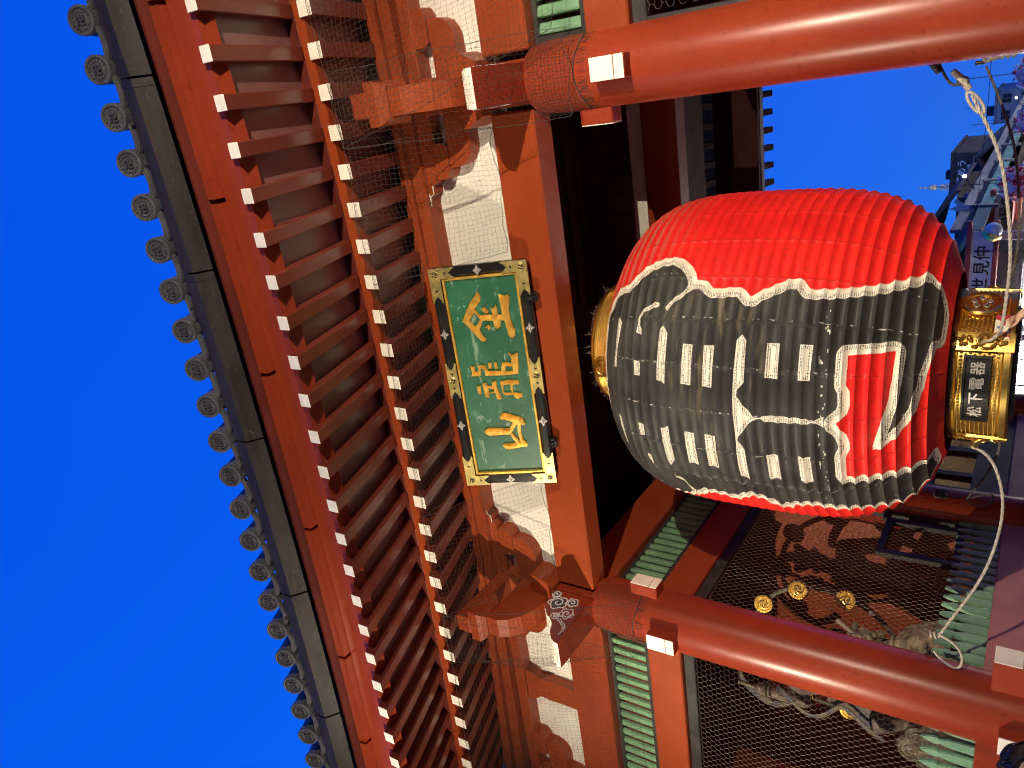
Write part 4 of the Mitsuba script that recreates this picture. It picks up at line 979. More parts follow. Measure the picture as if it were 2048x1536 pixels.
gx0, gx1, gy0, gy1 = -1.14, 1.14, .145, .905
PL('back_board', bx(-PW + .02, PW - .02, .02, PH - .02, -.12, -.045, .01), 'black_lacquer')
PL('green_field', bx(gx0 - .01, gx1 + .01, gy0 - .01, gy1 + .01, -.06, -.030, .002), 'plaque_green', label='weathered green field')
rail = lambda L_: None
for (x0, x1, y0, y1) in ((-PW, PW, gy1 + .028, PH), (-PW, PW, 0, gy0 - .028), (-PW, -gx1 - .0 - .028 + 0, gy0 - .028, gy1 + .028), (gx1 + .028, PW, gy0 - .028, gy1 + .028)):
    w = min(x1 - x0, y1 - y0)
    PL('frame_rail', bx(x0 + .001, x1 - .001, y0 + .001, y1 - .001, -.09, .02, .03), 'black_lacquer')
for (x0, x1, y0, y1) in ((gx0 - .026, gx1 + .026, gy1, gy1 + .027), (gx0 - .026, gx1 + .026, gy0 - .027, gy0), (gx0 - .026, gx0, gy0, gy1), (gx1, gx1 + .026, gy0, gy1)):
    PL('gilt_fillet', bx(x0, x1, y0, y1, -.05, .008, .006), 'gold_leaf')
ornate = []
def fitting(pts):
    return PL('brass_fitting', extr(poly(pts), .008).apply_translation([0, 0, .0195]), 'brass')
def whirl(cx, cy, r=.038):
    b = rev([(0, .0), (r * .78, .0), (r * .82, .004), (r, .004), (r + .006, 0), (0, 0)], 28).apply_translation([cx, cy, .028])
    PL('boss', b, 'brass', smooth=30)
    ms = []
    dk = rev([(0, .0035), (r * .76, .0035), (r * .76, 0)], 24).apply_translation([cx, cy, .028]); 
    PL('boss_ground', dk, 'black_lacquer')
    for k in range(4):
        a = k * math.pi / 2 + .4
        q = [(cx + r * .70 * t * math.cos(a + 1.1 * t), cy + r * .70 * t * math.sin(a + 1.1 * t), .034) for t in np.linspace(.05, 1, 8)]
        ms.append(tube(q, r * .085, 5)); q2 = [(cx + r * .68 * math.cos(a + 1.1 + w), cy + r * .68 * math.sin(a + 1.1 + w), .034) for w in np.linspace(-.45, .25, 5)]; ms.append(tube(q2, r * .08, 5))
    PL('boss_motif', cat(ms), 'brass')
def heart(cx, cy, ang):
    t = np.linspace(0, 2 * math.pi, 24)[:-1]
    h = Polygon([(.017 * (math.sin(w) ** 3) * 1.0, .0145 * (.8125 * math.cos(w) - .3125 * math.cos(2 * w) - .125 * math.cos(3 * w) - .0625 * math.cos(4 * w))) for w in t])
    m = extr(h.buffer(0), .0012); m.apply_transform(trimesh.transformations.rotation_matrix(ang, [0, 0, 1])); m.apply_translation([cx, cy, .0276])
    PL('heart_piercing', m, 'black_lacquer')
ft = .117
for sx in (-1, 1):
    for sy in (0, 1):
        ox, oy = sx * PW, (PH if sy else 0)
        dx, dy = -sx, (-1 if sy else 1)
        pts = [(0, 0), (.375, 0), (.37, .016), (.345, .022), (.325, .040), (.30, ft * .5), (.325, ft - .040), (.345, ft - .022), (.37, ft - .016), (.375, ft), (ft, ft), (ft, .275), (ft - .016, .27), (ft - .022, .25), (ft - .040, .235), (ft * .5, .215), (.040, .235), (.022, .25), (.016, .27), (0, .275)]
        fitting([(ox + dx * a, oy + dy * b) for a, b in pts])
        whirl(ox + dx * .068, oy + dy * .066)
        heart(ox + dx * .245, oy + dy * ft * .5, math.pi / 2 * (1 if dx > 0 else -1)); heart(ox + dx * ft * .5, oy + dy * .175, 0 if dy < 0 else math.pi)
for oy, dy in ((0, 1), (PH, -1)):
    hf = [(.21, 0), (.205, .016), (.175, .022), (.15, .040), (.125, ft * .5), (.15, ft - .040), (.175, ft - .022), (.205, ft - .016), (.21, ft)]
    pts = hf + [(-a, b) for a, b in hf[::-1]]
    fitting([(a + .02, oy + dy * b) for a, b in pts])
    whirl(.02, oy + dy * ft * .5); heart(.02 - .083, oy + dy * ft * .5, math.pi / 2); heart(.02 + .083, oy + dy * ft * .5, -math.pi / 2)
def flower(cx, cy, e=1.0):
    m = extr(Polygon([(cx + .062, cy), (cx + .02, cy + .02), (cx, cy + .05 * e), (cx - .02, cy + .02), (cx - .062, cy), (cx - .02, cy - .02), (cx, cy - .05 * e), (cx + .02, cy - .02)]), .012); m.apply_translation([0, 0, .018])
    ms = [m]
    for k in range(5):
        s_ = trimesh.creation.icosphere(1, .011 if k else .016); a = k * math.pi / 2
        s_.apply_translation([cx + (.024 * math.cos(a) if k else 0), cy + (.020 * math.sin(a) if k else 0), .03]); ms.append(s_)
    PL('rosette', cat(ms), 'pewter')
for x in (-.52, .56):
    flower(x, ft * .5); flower(x, PH - ft * .5)
for x in (-PW + ft * .5, PW - ft * .5):
    flower(x, PH / 2)
# the three characters, carved in relief with a rounded back
def relief(pg, hgt=.040):
    lay, z = [], -.031
    for off, dz in ((0, .016), (.003, .007), (.007, .006), (.012, .006), (.018, .005), (.024, .004), (.031, .003)):
        q = pg.buffer(-off)
        if q.is_empty:
            break
        m = extr(q, dz); m.apply_translation([0, 0, z]); z += dz; lay.append(m)
    return cat(lay)
for nm in ('kin', 'ryu', 'san'):
    ps = [poly(q) for q in PLAQUE_TEXT[nm]]
    g = ps[0]
    for q in ps[1:]:
        g = g.difference(q) if ps[0].buffer(.002).contains(q) or any(p_.buffer(.002).contains(q) and p_ is not q for p_ in ps) else g.union(q)
    PL('gold_character', relief(g.buffer(.004).buffer(-.004)), 'gold_leaf', smooth=35)
for x in (-.80, .88):
    PL('hook', cat([bx(x - .05, x + .05, -.05, .012, -.08, .035, .012), bx(x - .035, x + .035, -.075, -.03, -.06, .06, .012), tube([(x, -.05, .04), (x, -.02, .075), (x, .035, .065)], .014, 8)]), 'black_lacquer')

# ================================================================ BIRD NETTING under the eaves
def net_sheet(P00, P10, P01, P11, nu, nv, bow=(0, -.10, 0), r=.0013, jit=.004, mt=None):
    """Knotted netting: cords along both ways of a slack four-cornered sheet."""
    P00, P10, P01, P11 = map(np.array, (P00, P10, P01, P11)); bow = np.array(bow)
    def at(u, v):
        p = ((1 - u) * (1 - v))[..., None] * P00 + (u * (1 - v))[..., None] * P10 + ((1 - u) * v)[..., None] * P01 + (u * v)[..., None] * P11
        q = np.stack([u * 9, v * 5, u * 0], -1)
        p = p + (np.sin(math.pi * u) * np.sin(math.pi * v))[..., None] * bow
        w = np.stack([meshkit.noise(q, 1), meshkit.noise(q, 2), meshkit.noise(q, 3)], -1) - .5
        return p + w * .05
    ms = []
    for k in range(nu + 1):
        v = np.linspace(0, 1, max(8, nv // 2)); ms.append(tube(at(np.full_like(v, k / nu), v), r, 3))
    for k in range(nv + 1):
        u = np.linspace(0, 1, max(12, nu // 3)); ms.append(tube(at(u, np.full_like(u, k / nv)), r, 3))
    edge = [at(np.linspace(0, 1, 40), np.full(40, float(e))) for e in (0, 1)] + [at(np.full(20, float(e)), np.linspace(0, 1, 20)) for e in (0, 1)]
    return cat(ms), cat([tube(e, .0028, 5) for e in edge])


net = thing('bird_net', 'fine dark netting hung under the eaves down to the column heads', 'net')
zn = ZJ - .05
sheets = [
    ((1.36, YJ - .05, zn + .02), (2.66, YJ - .05, zn + .02), (1.36, -.175, 6.56), (2.62, -.175, 6.56), 26, 30, (0, -.06, -.05)),
    ((-2.66, YJ - .05, zn + .02), (-1.30, YJ - .05, zn + .02), (-2.62, -.175, 6.56), (-1.30, -.175, 6.56), 26, 30, (0, -.06, -.05)),
    ((-1.30, YJ - .05, zn), (1.36, YJ - .05, zn), (-1.30, -.62, 7.40), (1.36, -.62, 7.40), 54, 15, (0, -.02, -.05)),
    ((2.66, YJ - .05, zn + .04), (5.4, YJ - .05, zn + .10), (3.35, -.40, 5.60), (5.4, -.18, 5.50), 56, 44, (0, -.12, 0)),
    ((-6.3, YJ - .05, zn + .08), (-2.66, YJ - .05, zn + .04), (-6.3, -.18, 5.50), (-3.30, -.40, 5.60), 72, 44, (0, -.12, 0)),
]
for s in (-1, 1):
    a, b = (2.66, YJ - .05, zn + .03), (3.34, YJ - .05, zn + .03)
    c, d = (2.62, -.40, 5.50), (3.36, -.40, 5.50)
    f_ = lambda p: (p[0] * s, p[1], p[2])
    sheets.append((f_(a), f_(b), f_(c), f_(d), 14, 44, (0, -.42, -.10)))
for q in sheets:
    m, e = net_sheet(*q)
    obj('netting', m, 'net_cord', net, kind='stuff')
    obj('border_rope', e, 'net_cord', net, smooth=True)
for s in (-1, 1):          # laced round the column below the head
    t = np.linspace(0, 2 * math.pi, 50)[:-1]
    obj('lacing', tube([(s * A + (RC + .004) * math.cos(a), (RC + .004) * math.sin(a), 5.47 + .018 * math.sin(3 * a)) for a in t], .007, 5, closed=True), 'net_cord', net, smooth=True)
    cuts_ = []
    for k in range(70):
        a = -rng.uniform(.1, 3.0); z = 5.46; p = [(s * A + (RC + .003) * math.cos(a), (RC + .003) * math.sin(a), z)]
        for j in range(4):
            a += rng.uniform(-.045, .045); z -= rng.uniform(.01, .035); p.append((s * A + (RC + .003) * math.cos(a), (RC + .003) * math.sin(a), z))
        cuts_.append(tube(p, .0012, 3))
    for k in range(34):
        a = -3.1 + 3.05 * k / 33
        cuts_.append(tube([(s * A + (RC + .006) * math.cos(a), (RC + .006) * math.sin(a), z) for z in np.linspace(5.47, 5.98, 6)], .0013, 3))
    for k in range(13):
        cuts_.append(tube([(s * A + (RC + .006) * math.cos(a), (RC + .006) * math.sin(a), 5.50 + k * .04 + .012 * math.sin(a * 5)) for a in np.linspace(-3.1, -.05, 30)], .0013, 3))
    obj('netting', cat(cuts_), 'net_cord', net, kind='stuff')

# ================================================================ ROPES that steady the lantern
def rope(pts, r, m, lab, extra=(), chain=None):
    k = thing('stay_rope', lab, 'rope')
    q = spline(pts, 90)
    n = 10
    L_ = np.r_[0, np.cumsum(np.linalg.norm(np.diff(q, axis=0), axis=1))]
    q = spline(pts, max(60, int(L_[-1] / .016)))
    L_ = np.r_[0, np.cumsum(np.linalg.norm(np.diff(q, axis=0), axis=1))]
    tt = np.gradient(q, axis=0); tt /= np.linalg.norm(tt, axis=1, keepdims=True)
    uu = np.cross(tt, [0, 0, 1.0]); uu /= np.linalg.norm(uu, axis=1, keepdims=True); ww = np.cross(tt, uu)
    ms = []
    for s in range(3):                                    # three-strand laid rope
        ph = L_ / (r * 6.5) * 2 * math.pi / 2 + s * 2 * math.pi / 3
        ms.append(tube(q + r * .52 * (np.cos(ph)[:, None] * uu + np.sin(ph)[:, None] * ww), r * .56, 7))
    obj('laid_rope', cat(ms), m, k, smooth=True)
    for nm, mesh, mm in extra:
        obj(nm, mesh, mm, k, smooth=True)
    return k


def loop(c, a, b, r1, r2, r):
    c, a, b = map(np.array, (c, a, b))
    t = np.linspace(0, 2 * math.pi, 40)[:-1]
    return tube([c + a * r1 * math.cos(w) + b * r2 * math.sin(w) for w in t], r, 8, closed=True)


dL = np.array([-.945, .327, 0]); dLp = np.array([.943, -.33, .0])
links = []
for k in range(5):
    c = np.array([-2.56, .11, 2.545]) + np.array([-.045 * k, .015 * k, -.012 * k + .02])
    links.append(loop(c, [-.94, .3, -.1], ([0, 0, 1] if k % 2 else [.3, .94, 0]), .036, .018, .006))
knot = [tube(spline([(-2.44 + .02 * math.cos(w), .15 + .03 * math.sin(w), 2.47 + .006 * w) for w in np.linspace(0, 14, 24)], 60), .011, 6)]
tailL = tube(spline([(-2.43, .15, 2.465), (-2.44, .10, 2.36), (-2.52, .04, 2.27), (-2.63, .0, 2.29), (-2.62, .03, 2.42), (-2.57, .08, 2.50)], 50), .012, 7)
rope([(-.70, .73, 2.36), (-.74, .71, 2.25), (-.95, .64, 2.12), (-1.16, .57, 2.075), (-1.43, .48, 2.085), (-1.85, .34, 2.19), (-2.27, .21, 2.39), (-2.46, .15, 2.48)], .0135, 'rope',
     'pale rope sagging from the lantern ring to a chain on the front left column', [('chain', cat(links), 'dark_metal'), ('knot', cat(knot), 'rope'), ('rope_tail', tailL, 'rope'), ('eye_bolt', cat([loop((-2.72, .16, 2.53), [1, 0, 0], [0, 0, 1], .05, .05, .010), tube([(-2.70, .10, 2.53), (-2.78, .08, 2.53)], .03, 10)]), 'dark_metal')])
rope([(.40, .50, 2.34), (.46, .47, 2.24), (.71, .44, 2.185), (1.14, .36, 2.175), (1.62, .28, 2.225), (2.01, .21, 2.31), (2.31, .16, 2.44), (2.42, .14, 2.49)], .0135, 'rope',
     'grey rope from the lantern ring up to a hook on the right column', [('eye_splice', loop((2.36, .15, 2.465), [.80, -.2, .52], [-.5, 0, .75], .10, .034, .0115), 'rope'), ('lashing', tube([(2.46, .14, 2.51), (2.53, .13, 2.555), (2.60, .115, 2.62)], [.024, .026, .022], 10), 'rope'),
      ('hook', cat([tube(spline([(2.53, .12, 2.545), (2.50, .12, 2.60), (2.58, .11, 2.67), (2.68, .1, 2.72)], 16), .010, 7), loop((2.52, .12, 2.55), [1, 0, 0], [0, 0, 1], .028, .034, .008), tube([(2.60, .10, 2.70), (2.70, .09, 2.78)], .022, 8)]), 'dark_metal')])
rope([(.36, 1.58, 2.34), (.60, 1.75, 2.21), (1.19, 2.09, 2.195), (1.8, 2.45, 2.31), (2.16, 2.67, 2.45), (2.48, 2.86, 2.60)], .0125, 'rope_dark',
     'darker rope from behind the lantern ring to the middle right column', [('coil', cat([loop((2.56, 2.92, 2.62 - .05 * k), [.3, .95, 0], [.08, 0, .3], .06, .02, .016) for k in range(6)] + [tube(spline([(2.52, 2.88, 2.62), (2.56, 2.90, 2.45), (2.60, 2.95, 2.25)], 20), .016, 7)]), 'rope'), ('hook', tube([(2.52, 2.9, 2.70), (2.52, 2.9, 2.62)], .02, 8), 'dark_metal')])
rope([(-.62, 1.50, 2.34), (-1.0, 1.8, 2.20), (-1.71, 2.4, 2.24), (-2.14, 2.74, 2.36), (-2.62, 3.13, 2.51)], .0125, 'rope_dark',
     'dark rope from the lantern ring to the middle left column', [('rope_tail', tube(spline([(-2.62, 3.13, 2.51), (-2.66, 3.10, 2.40), (-2.60, 3.12, 2.25), (-2.50, 3.12, 2.22), (-2.52, 3.12, 2.36), (-2.60, 3.12, 2.48)], 40), .013, 6), 'rope_dark'), ('eye_bolt', cat([loop((-2.66, 3.26, 2.80), [.9, .3, 0], [0, 0, 1], .06, .08, .012), tube([(-2.68, 3.22, 2.80), (-2.60, 3.20, 2.80)], .04, 10), tube([(-2.62, 3.16, 2.74), (-2.60, 3.13, 2.55)], .012, 6)]), 'dark_metal')])

# ================================================================ GUARDIAN STATUE in the left niche
def extra_ball(c, r, sc=(1, 1, 1)):
    return m3.Manifold.sphere(r, 20).scale(list(map(float, sc))).translate(list(map(float, c)))


sx, sy = -4.45, 1.38
st = thing('guardian_statue', 'weathered wooden guardian statue with a ring of drums behind wire netting', 'statue')
J = dict(pel=((sx, sy, 3.48), .20), waist=((sx - .02, sy, 3.72), .19), chest=((sx - .05, sy - .02, 4.02), .24), neck=((sx + .0, sy - .05, 4.30), .10), head=((sx + .03, sy - .10, 4.48), .135),
         ls=((sx - .30, sy, 4.13), .115), le=((sx - .38, sy - .10, 4.00), .10), lw=((sx - .30, sy - .22, 4.42), .066), lf=((sx - .28, sy - .24, 4.52), .08),
         rs=((sx + .30, sy, 4.13), .115), re=((sx + .45, sy, 3.68), .095), rw=((sx + .84, sy - .16, 3.42), .065), rf=((sx + .90, sy - .20, 3.36), .078),
         lh=((sx - .16, sy, 3.40), .16), lk=((sx - .34, sy - .16, 3.12), .12), la=((sx - .30, sy - .02, 2.80), .075), lt=((sx - .38, sy - .24, 2.74), .06),
         rh=((sx + .18, sy, 3.40), .16), rk=((sx + .62, sy - .14, 3.30), .12), ra=((sx + .80, sy - .05, 2.98), .078), rt=((sx + .92, sy - .20, 2.94), .062))
fing = []
for w, s_ in (('lf', -1), ('rf', 1)):
    c = np.array(J[w][0])
    for k in range(5):
        a = k * 1.1
        fing.append(extra_ball(c + [.055 * math.cos(a), -.03 + .01 * k, .055 * math.sin(a)], .032))
bones = [('pel', 'waist'), ('waist', 'chest'), ('chest', 'neck'), ('neck', 'head'), ('chest', 'ls'), ('ls', 'le'), ('le', 'lw'), ('lw', 'lf'), ('chest', 'rs'), ('rs', 're'), ('re', 'rw'), ('rw', 'rf'), ('pel', 'lh'), ('lh', 'lk'), ('lk', 'la'), ('la', 'lt'), ('pel', 'rh'), ('rh', 'rk'), ('rk', 'ra'), ('ra', 'rt')]
head = [extra_ball((sx + .03, sy - .24, 4.46), .035), extra_ball((sx - .02, sy - .21, 4.52), .03), extra_ball((sx + .08, sy - .21, 4.52), .03), extra_ball((sx + .03, sy - .20, 4.38), .05), extra_ball((sx - .11, sy - .08, 4.47), .035), extra_ball((sx + .17, sy - .08, 4.47), .035)]
body = capsules(bones, J, .03, 6, fing + head)
v = body.vertices; v += .012 * (np.stack([meshkit.noise(v * 14, k) for k in (1, 2, 3)], 1) - .5)
obj('body', body, 'statue_skin', st, smooth=True)
obj('hair', capsules([('a', 'b'), ('b', 'c'), ('a', 'd'), ('a', 'e')], dict(a=((sx + .03, sy - .04, 4.56), .12), b=((sx + .03, sy + .02, 4.74), .07), c=((sx - .02, sy + .02, 4.88), .03), d=((sx - .12, sy, 4.66), .05), e=((sx + .18, sy, 4.66), .05)), .03, 4), 'statue_wood', st, smooth=True)
# skirt with folds
prof = []
vs, fs = [], []
nt, nz = 64, 14
for j in range(nz):
    z = 3.66 - .50 * j / (nz - 1)
    for k in range(nt):
        a = k / nt * 2 * math.pi
        r = .22 + .20 * (j / (nz - 1)) ** .8 + .030 * math.sin(a * 9 + j * .25) * j / nz
        vs.append([sx + 1.25 * r * math.cos(a), sy + .85 * r * math.sin(a), z + .05 * math.sin(a * 3 + 1) * j / nz])
for j in range(nz - 1):
    for k in range(nt):
        a, b = j * nt + k, j * nt + (k + 1) % nt
        fs += [[a, a + nt, b + nt], [a, b + nt, b]]
obj('skirt', trimesh.Trimesh(vs, fs, process=False), 'statue_cloth', st, smooth=True)
for zz, rr in ((3.66, .235), (3.60, .25)):
    obj('belt', tube([(sx + 1.25 * rr * math.cos(a), sy + .9 * rr * math.sin(a), zz + .02 * math.sin(2 * a)) for a in np.linspace(0, 6.28, 40)[:-1]], .035, 8, closed=True), 'statue_wood', st, smooth=True)
for w, o in (('lw', .085), ('rw', .09), ('la', .10), ('ra', .10)):
    c = np.array(J[w][0])
    obj('bangle', cat([tube([c + [o * math.cos(a), o * math.sin(a), d_ + .02 * math.cos(a)] for a in np.linspace(0, 6.28, 24)[:-1]], .022, 7, closed=True) for d_ in (-.02, .03)]), 'gold' if False else 'statue_wood', st, smooth=True)
orn = []
for k in range(40):
    s_ = trimesh.creation.icosphere(1, rng.uniform(.025, .06)); s_.apply_translation([sx + .80 + rng.uniform(-.12, .14), sy - .12 + rng.uniform(-.10, .08), 3.30 + rng.uniform(-.16, .16)]); orn.append(s_)
for q in range(5):
    t = np.linspace(0, 7, 30); cx, cz = sx + .78 + .07 * q % .2, 3.20 + .06 * q
    orn.append(tube([(cx + .06 * math.cos(w) * (1 - w / 10), sy - .26, cz + .06 * math.sin(w) * (1 - w / 10)) for w in t], .016, 6))
obj('knee_armour', cat(orn), 'statue_wood', st, smooth=True)
obj('drumstick', tube([(sx + .88, sy - .22, 3.26), (sx + .96, sy - .18, 3.46), (sx + 1.02, sy - .12, 3.62)], [.022, .024, .03], 10), 'statue_wood', st, smooth=True)
obj('drumstick', tube([(sx - .28, sy - .24, 4.40), (sx - .27, sy - .25, 4.58), (sx - .24, sy - .27, 4.80)], [.02, .022, .03], 10), 'statue_wood', st, smooth=True)
for (pts, w) in (([(sx - .20, sy - .2, 4.30), (sx - .30, sy - .32, 4.05), (sx - .36, sy - .34, 3.90), (sx - .22, sy - .36, 3.66), (sx - .06, sy - .36, 3.50), (sx - .16, sy - .4, 3.30), (sx - .26, sy - .42, 3.14), (sx - .34, sy - .40, 3.02)], .032), ([(sx + .25, sy - .2, 4.30), (sx + .55, sy - .3, 4.2), (sx + .70, sy - .28, 4.0), (sx + .5, sy - .3, 3.7), (sx + .45, sy - .34, 3.4)], .045), ([(sx - .62, sy + .1, 4.2), (sx - .80, sy + .1, 4.55), (sx - .5, sy + .1, 4.9), (sx, sy + .1, 5.0), (sx + .5, sy + .1, 4.88)], .05)):
    q = spline(pts, 50); m = tube(q, w, 8); v = m.vertices
    v[:, 1] = np.interp(np.arange(len(v)) // 8, np.arange(50), q[:, 1]) + (v[:, 1] - np.interp(np.arange(len(v)) // 8, np.arange(50), q[:, 1])) * .35
    obj('scarf', m, 'statue_cloth', st, smooth=True)
# ring of drums
dc = np.array([-4.5, 1.92, 3.92]); DR = .93
obj('drum_ring', tube([dc + [DR * math.cos(a), .05, DR * math.sin(a)] for a in np.linspace(0, 2 * math.pi, 70)[:-1]], .034, 8, closed=True), 'statue_wood', st, smooth=True)
for k in range(9):
    a = math.radians(-16.5 + 36.2 * k)
    c = dc + [DR * math.cos(a), 0, DR * math.sin(a)]
    nrm = np.array([.45, -1, -.12]); nrm /= np.linalg.norm(nrm); x = np.cross([0, 0, 1.], nrm); x /= np.linalg.norm(x); M = frame_of(c, x, np.cross(nrm, x), nrm)
    dk = obj('drum', moved(rev([(0, -.08), (.10, -.08), (.128, -.05), (.128, .03), (.120, .055), (0, .055)], 32), M), 'statue_wood', st, smooth=30)
    hd = rev([(0, .060), (.088, .060), (.094, .068), (.116, .066), (.121, .056), (0, .054)], 36)
    obj('gilt_face', moved(hd, M), 'gold_leaf', dk, smooth=30)
    ms = []
    for q in range(3):
        b = q * 2.094 + k
        ms.append(tube([(.022 * 0 + (.024 + .050 * t) * math.cos(b + 2.2 * t), (.024 + .050 * t) * math.sin(b + 2.2 * t), .066) for t in np.linspace(0, 1, 12)], np.linspace(.019, .004, 12), 7))
    for q in range(18):
        s_ = trimesh.creation.icosphere(1, .007); s_.apply_translation([105e-3 * math.cos(q / 18 * 6.283), .105 * math.sin(q / 18 * 6.283), .069]); ms.append(s_)
    obj('crest', moved(cat(ms), M), 'brass', dk)
# rock and cloud scroll at its feet
rk = []
for (c, r, sc) in (((-3.46, 1.10, 2.40), .40, (1.0, 1.0, 1.45)), ((-4.5, .80, 2.3), .40, (1.3, .8, 1.0)), ((-3.95, 1.35, 2.35), .42, (1.2, 1, 1.3)), ((-4.55, 1.25, 2.30), .45, (1.2, .9, 1.2)), ((-5.1, 1.4, 2.25), .35, (1, 1, 1.1)), ((-3.55, 1.0, 2.2), .3, (1, .9, 1)), ((-4.4, .95, 2.2), .34, (1.4, .8, .9)), ((-3.62, 1.2, 2.85), .16, (1, 1, 1))):
    rk.append(extra_ball(c, r, sc))
m = m3.Manifold.batch_boolean(rk, m3.OpType.Add).refine_to_length(.045).to_mesh()
t = trimesh.Trimesh(np.array(m.vert_properties)[:, :3], np.array(m.tri_verts), process=True)
trimesh.smoothing.filter_taubin(t, iterations=6)
v = t.vertices; nrm = t.vertex_normals
t.vertices = v + nrm * ((meshkit.fbm(v * 4.5, 4) - .5) * .22 + (meshkit.noise(v * 24, 2) - .5) * .03)[:, None]
obj('rock_base', t, 'rock', st, smooth=True)
cl = []
for (cx, cz, r0) in ((-4.56, 2.70, .155), (-4.36, 2.66, .12), (-4.72, 2.55, .11), (-4.45, 2.48, .13)):
    s_ = trimesh.creation.icosphere(3, r0 * 1.12); s_.apply_scale([1, .5, 1]); s_.apply_translation([cx, .80, cz]); cl.append(s_)
    tt = np.linspace(0, 13, 90)
    cl.append(tube([(cx + r0 * (1 - w / 15) * math.cos(w), .80 - .30 * r0 - .30 * r0 * math.sqrt(w / 13), cz + r0 * (1 - w / 15) * math.sin(w)) for w in tt], .017, 6))
obj('cloud_scroll', cat(cl), 'statue_wood', st, smooth=30)


# ================================================================ PEOPLE
def person(label, x, y, yaw, height, arm=None, hair='short'):
    k = thing('person', label, 'person', None)
    h = height; hu = h / 7.5
    c, s = math.cos(yaw), math.sin(yaw)                 # faces -y when yaw = 0
    P = lambda a, b, z: (x + a * c + b * s * -1 * -1 * 0 + (-b) * -s * 1 if False else x + a * c - b * s, y + a * s + b * c, GZ + .12 + z)
    z = lambda f: f * h
    J = dict(pel=(P(0, 0, z(.53)), .125), waist=(P(0, 0, z(.62)), .118), chest=(P(0, .01, z(.74)), .135), neck=(P(0, .01, z(.845)), .055), ch=(P(0, -.015, z(.90)), .072), head=(P(0, 0, z(.942)), .098),
             ls=(P(.17, .01, z(.80)), .062), rs=(P(-.17, .01, z(.80)), .062), lh=(P(.09, 0, z(.50)), .09), lk=(P(.10, -.01, z(.28)), .062), la=(P(.10, .01, z(.05)), .042), lt=(P(.11, -.16, z(.02)), .035),
             rh=(P(-.09, 0, z(.50)), .09), rk=(P(-.10, -.01, z(.28)), .062), ra=(P(-.10, .01, z(.05)), .042), rt=(P(-.11, -.16, z(.02)), .035))
    J['le'] = (P(.25, .02, z(.63)), .046); J['lw'] = (P(.25, -.05, z(.485)), .030)
    J['re'] = (P(-.25, .02, z(.63)), .046); J['rw'] = (P(-.25, -.05, z(.485)), .030)
    hands = []
    if arm:
        J['le'] = (arm[0], .044); J['lw'] = (arm[1], .030)
    bones = [('neck', 'ch'), ('ch', 'head'), ('chest', 'neck'), ('ls', 'le'), ('le', 'lw'), ('rs', 're'), ('re', 'rw'), ('chest', 'ls'), ('chest', 'rs'), ('pel', 'waist'), ('waist', 'chest'), ('pel', 'lh'), ('lh', 'lk'), ('lk', 'la'), ('la', 'lt'), ('pel', 'rh'), ('rh', 'rk'), ('rk', 'ra'), ('ra', 'rt')]
    extra = []
    for side, w, e in (('l', 'lw', 'le'), ('r', 'rw', 're')):
        a = np.array(J[w][0]); d = a - np.array(J[e][0]); d /= np.linalg.norm(d)
        q = np.cross(d, [0.3 * c, 0.3 * s, 1.0] if abs(d[2]) < .9 else [c, s, 0]); q /= np.linalg.norm(q); nn = np.cross(q, d)
        for f in range(4):
            o = (f - 1.5) * .020
            L = (.072, .082, .077, .060)[f]
            p0 = a + d * .018 + q * o * .7; p1 = a + d * .085 + q * o; p2 = p1 + d * L * .55 + nn * .010; p3 = p2 + d * L * .35 + nn * .022
            for u0, u1, ra_, rb_ in ((p0, p1, .013, .0105), (p1, p2, .0095, .0085), (p2, p3, .0085, .0070)):
                extra.append(m3.Manifold.batch_hull([extra_ball(u0, ra_), extra_ball(u1, rb_)]))
        p0 = a + d * .02 - q * .022; p1 = a + d * .055 - q * .05 + nn * .012; p2 = p1 + d * .042 - q * .010 + nn * .012
        for u0, u1, ra_, rb_ in ((p0, p1, .013, .011), (p1, p2, .0105, .008)):
            extra.append(m3.Manifold.batch_hull([extra_ball(u0, ra_), extra_ball(u1, rb_)]))
    H = lambda a, b, zz: P(a, b, z(.942) + zz)
    extra += [m3.Manifold.batch_hull([extra_ball(H(0, -.098, .0), .010), extra_ball(H(0, -.112, -.032), .014)]), extra_ball(H(0, -.095, -.045), .012), extra_ball(H(.094, .005, -.015), .022, (1, 1, 1)), extra_ball(H(-.094, .005, -.015), .022), extra_ball(H(0, -.085, -.072), .020), extra_ball(H(0, -.075, -.105), .026), extra_ball(H(.035, -.085, .018), .016), extra_ball(H(-.035, -.085, .018), .016)]
    body = capsules(bones, J, .012 if arm or True else .02, 3, extra)
    obj('body', body, 'skin', k, smooth=True)
    for sg in (-1, 1):
        e = trimesh.creation.icosphere(2, .0115); e.apply_translation(H(sg * .034, -.092, .002)); obj('eye', e, 'bead_white', k, smooth=True)
        e = trimesh.creation.icosphere(1, .0062); e.apply_translation(H(sg * .034, -.1012, .002)); obj('pupil', e, 'hair', k, smooth=True)
        obj('eyebrow', tube([H(sg * .018, -.101, .022), H(sg * .036, -.099, .028), H(sg * .054, -.088, .022)], .0042, 5), 'hair', k, smooth=True)
    # hair: a cap of strands over the crown
    cap = m3.Manifold.sphere(.110, 40).scale([.98, 1.06, 1.02]).translate(list(map(float, H(0, .012, .018))))
    nrmf = np.array([0 * c + .80 * s, .80 * -c, .60]); 
    f_ = np.array([s, -c, 0.0])                           # the way the face looks
    pl_ = -f_ * .85 + np.array([0, 0, .55]); pl_ /= np.linalg.norm(pl_)
    c0 = np.array(H(0, 0, .0))
    cap = cap.trim_by_plane(pl_.tolist(), float(pl_ @ (c0 + f_ * .03 + [0, 0, .025])))
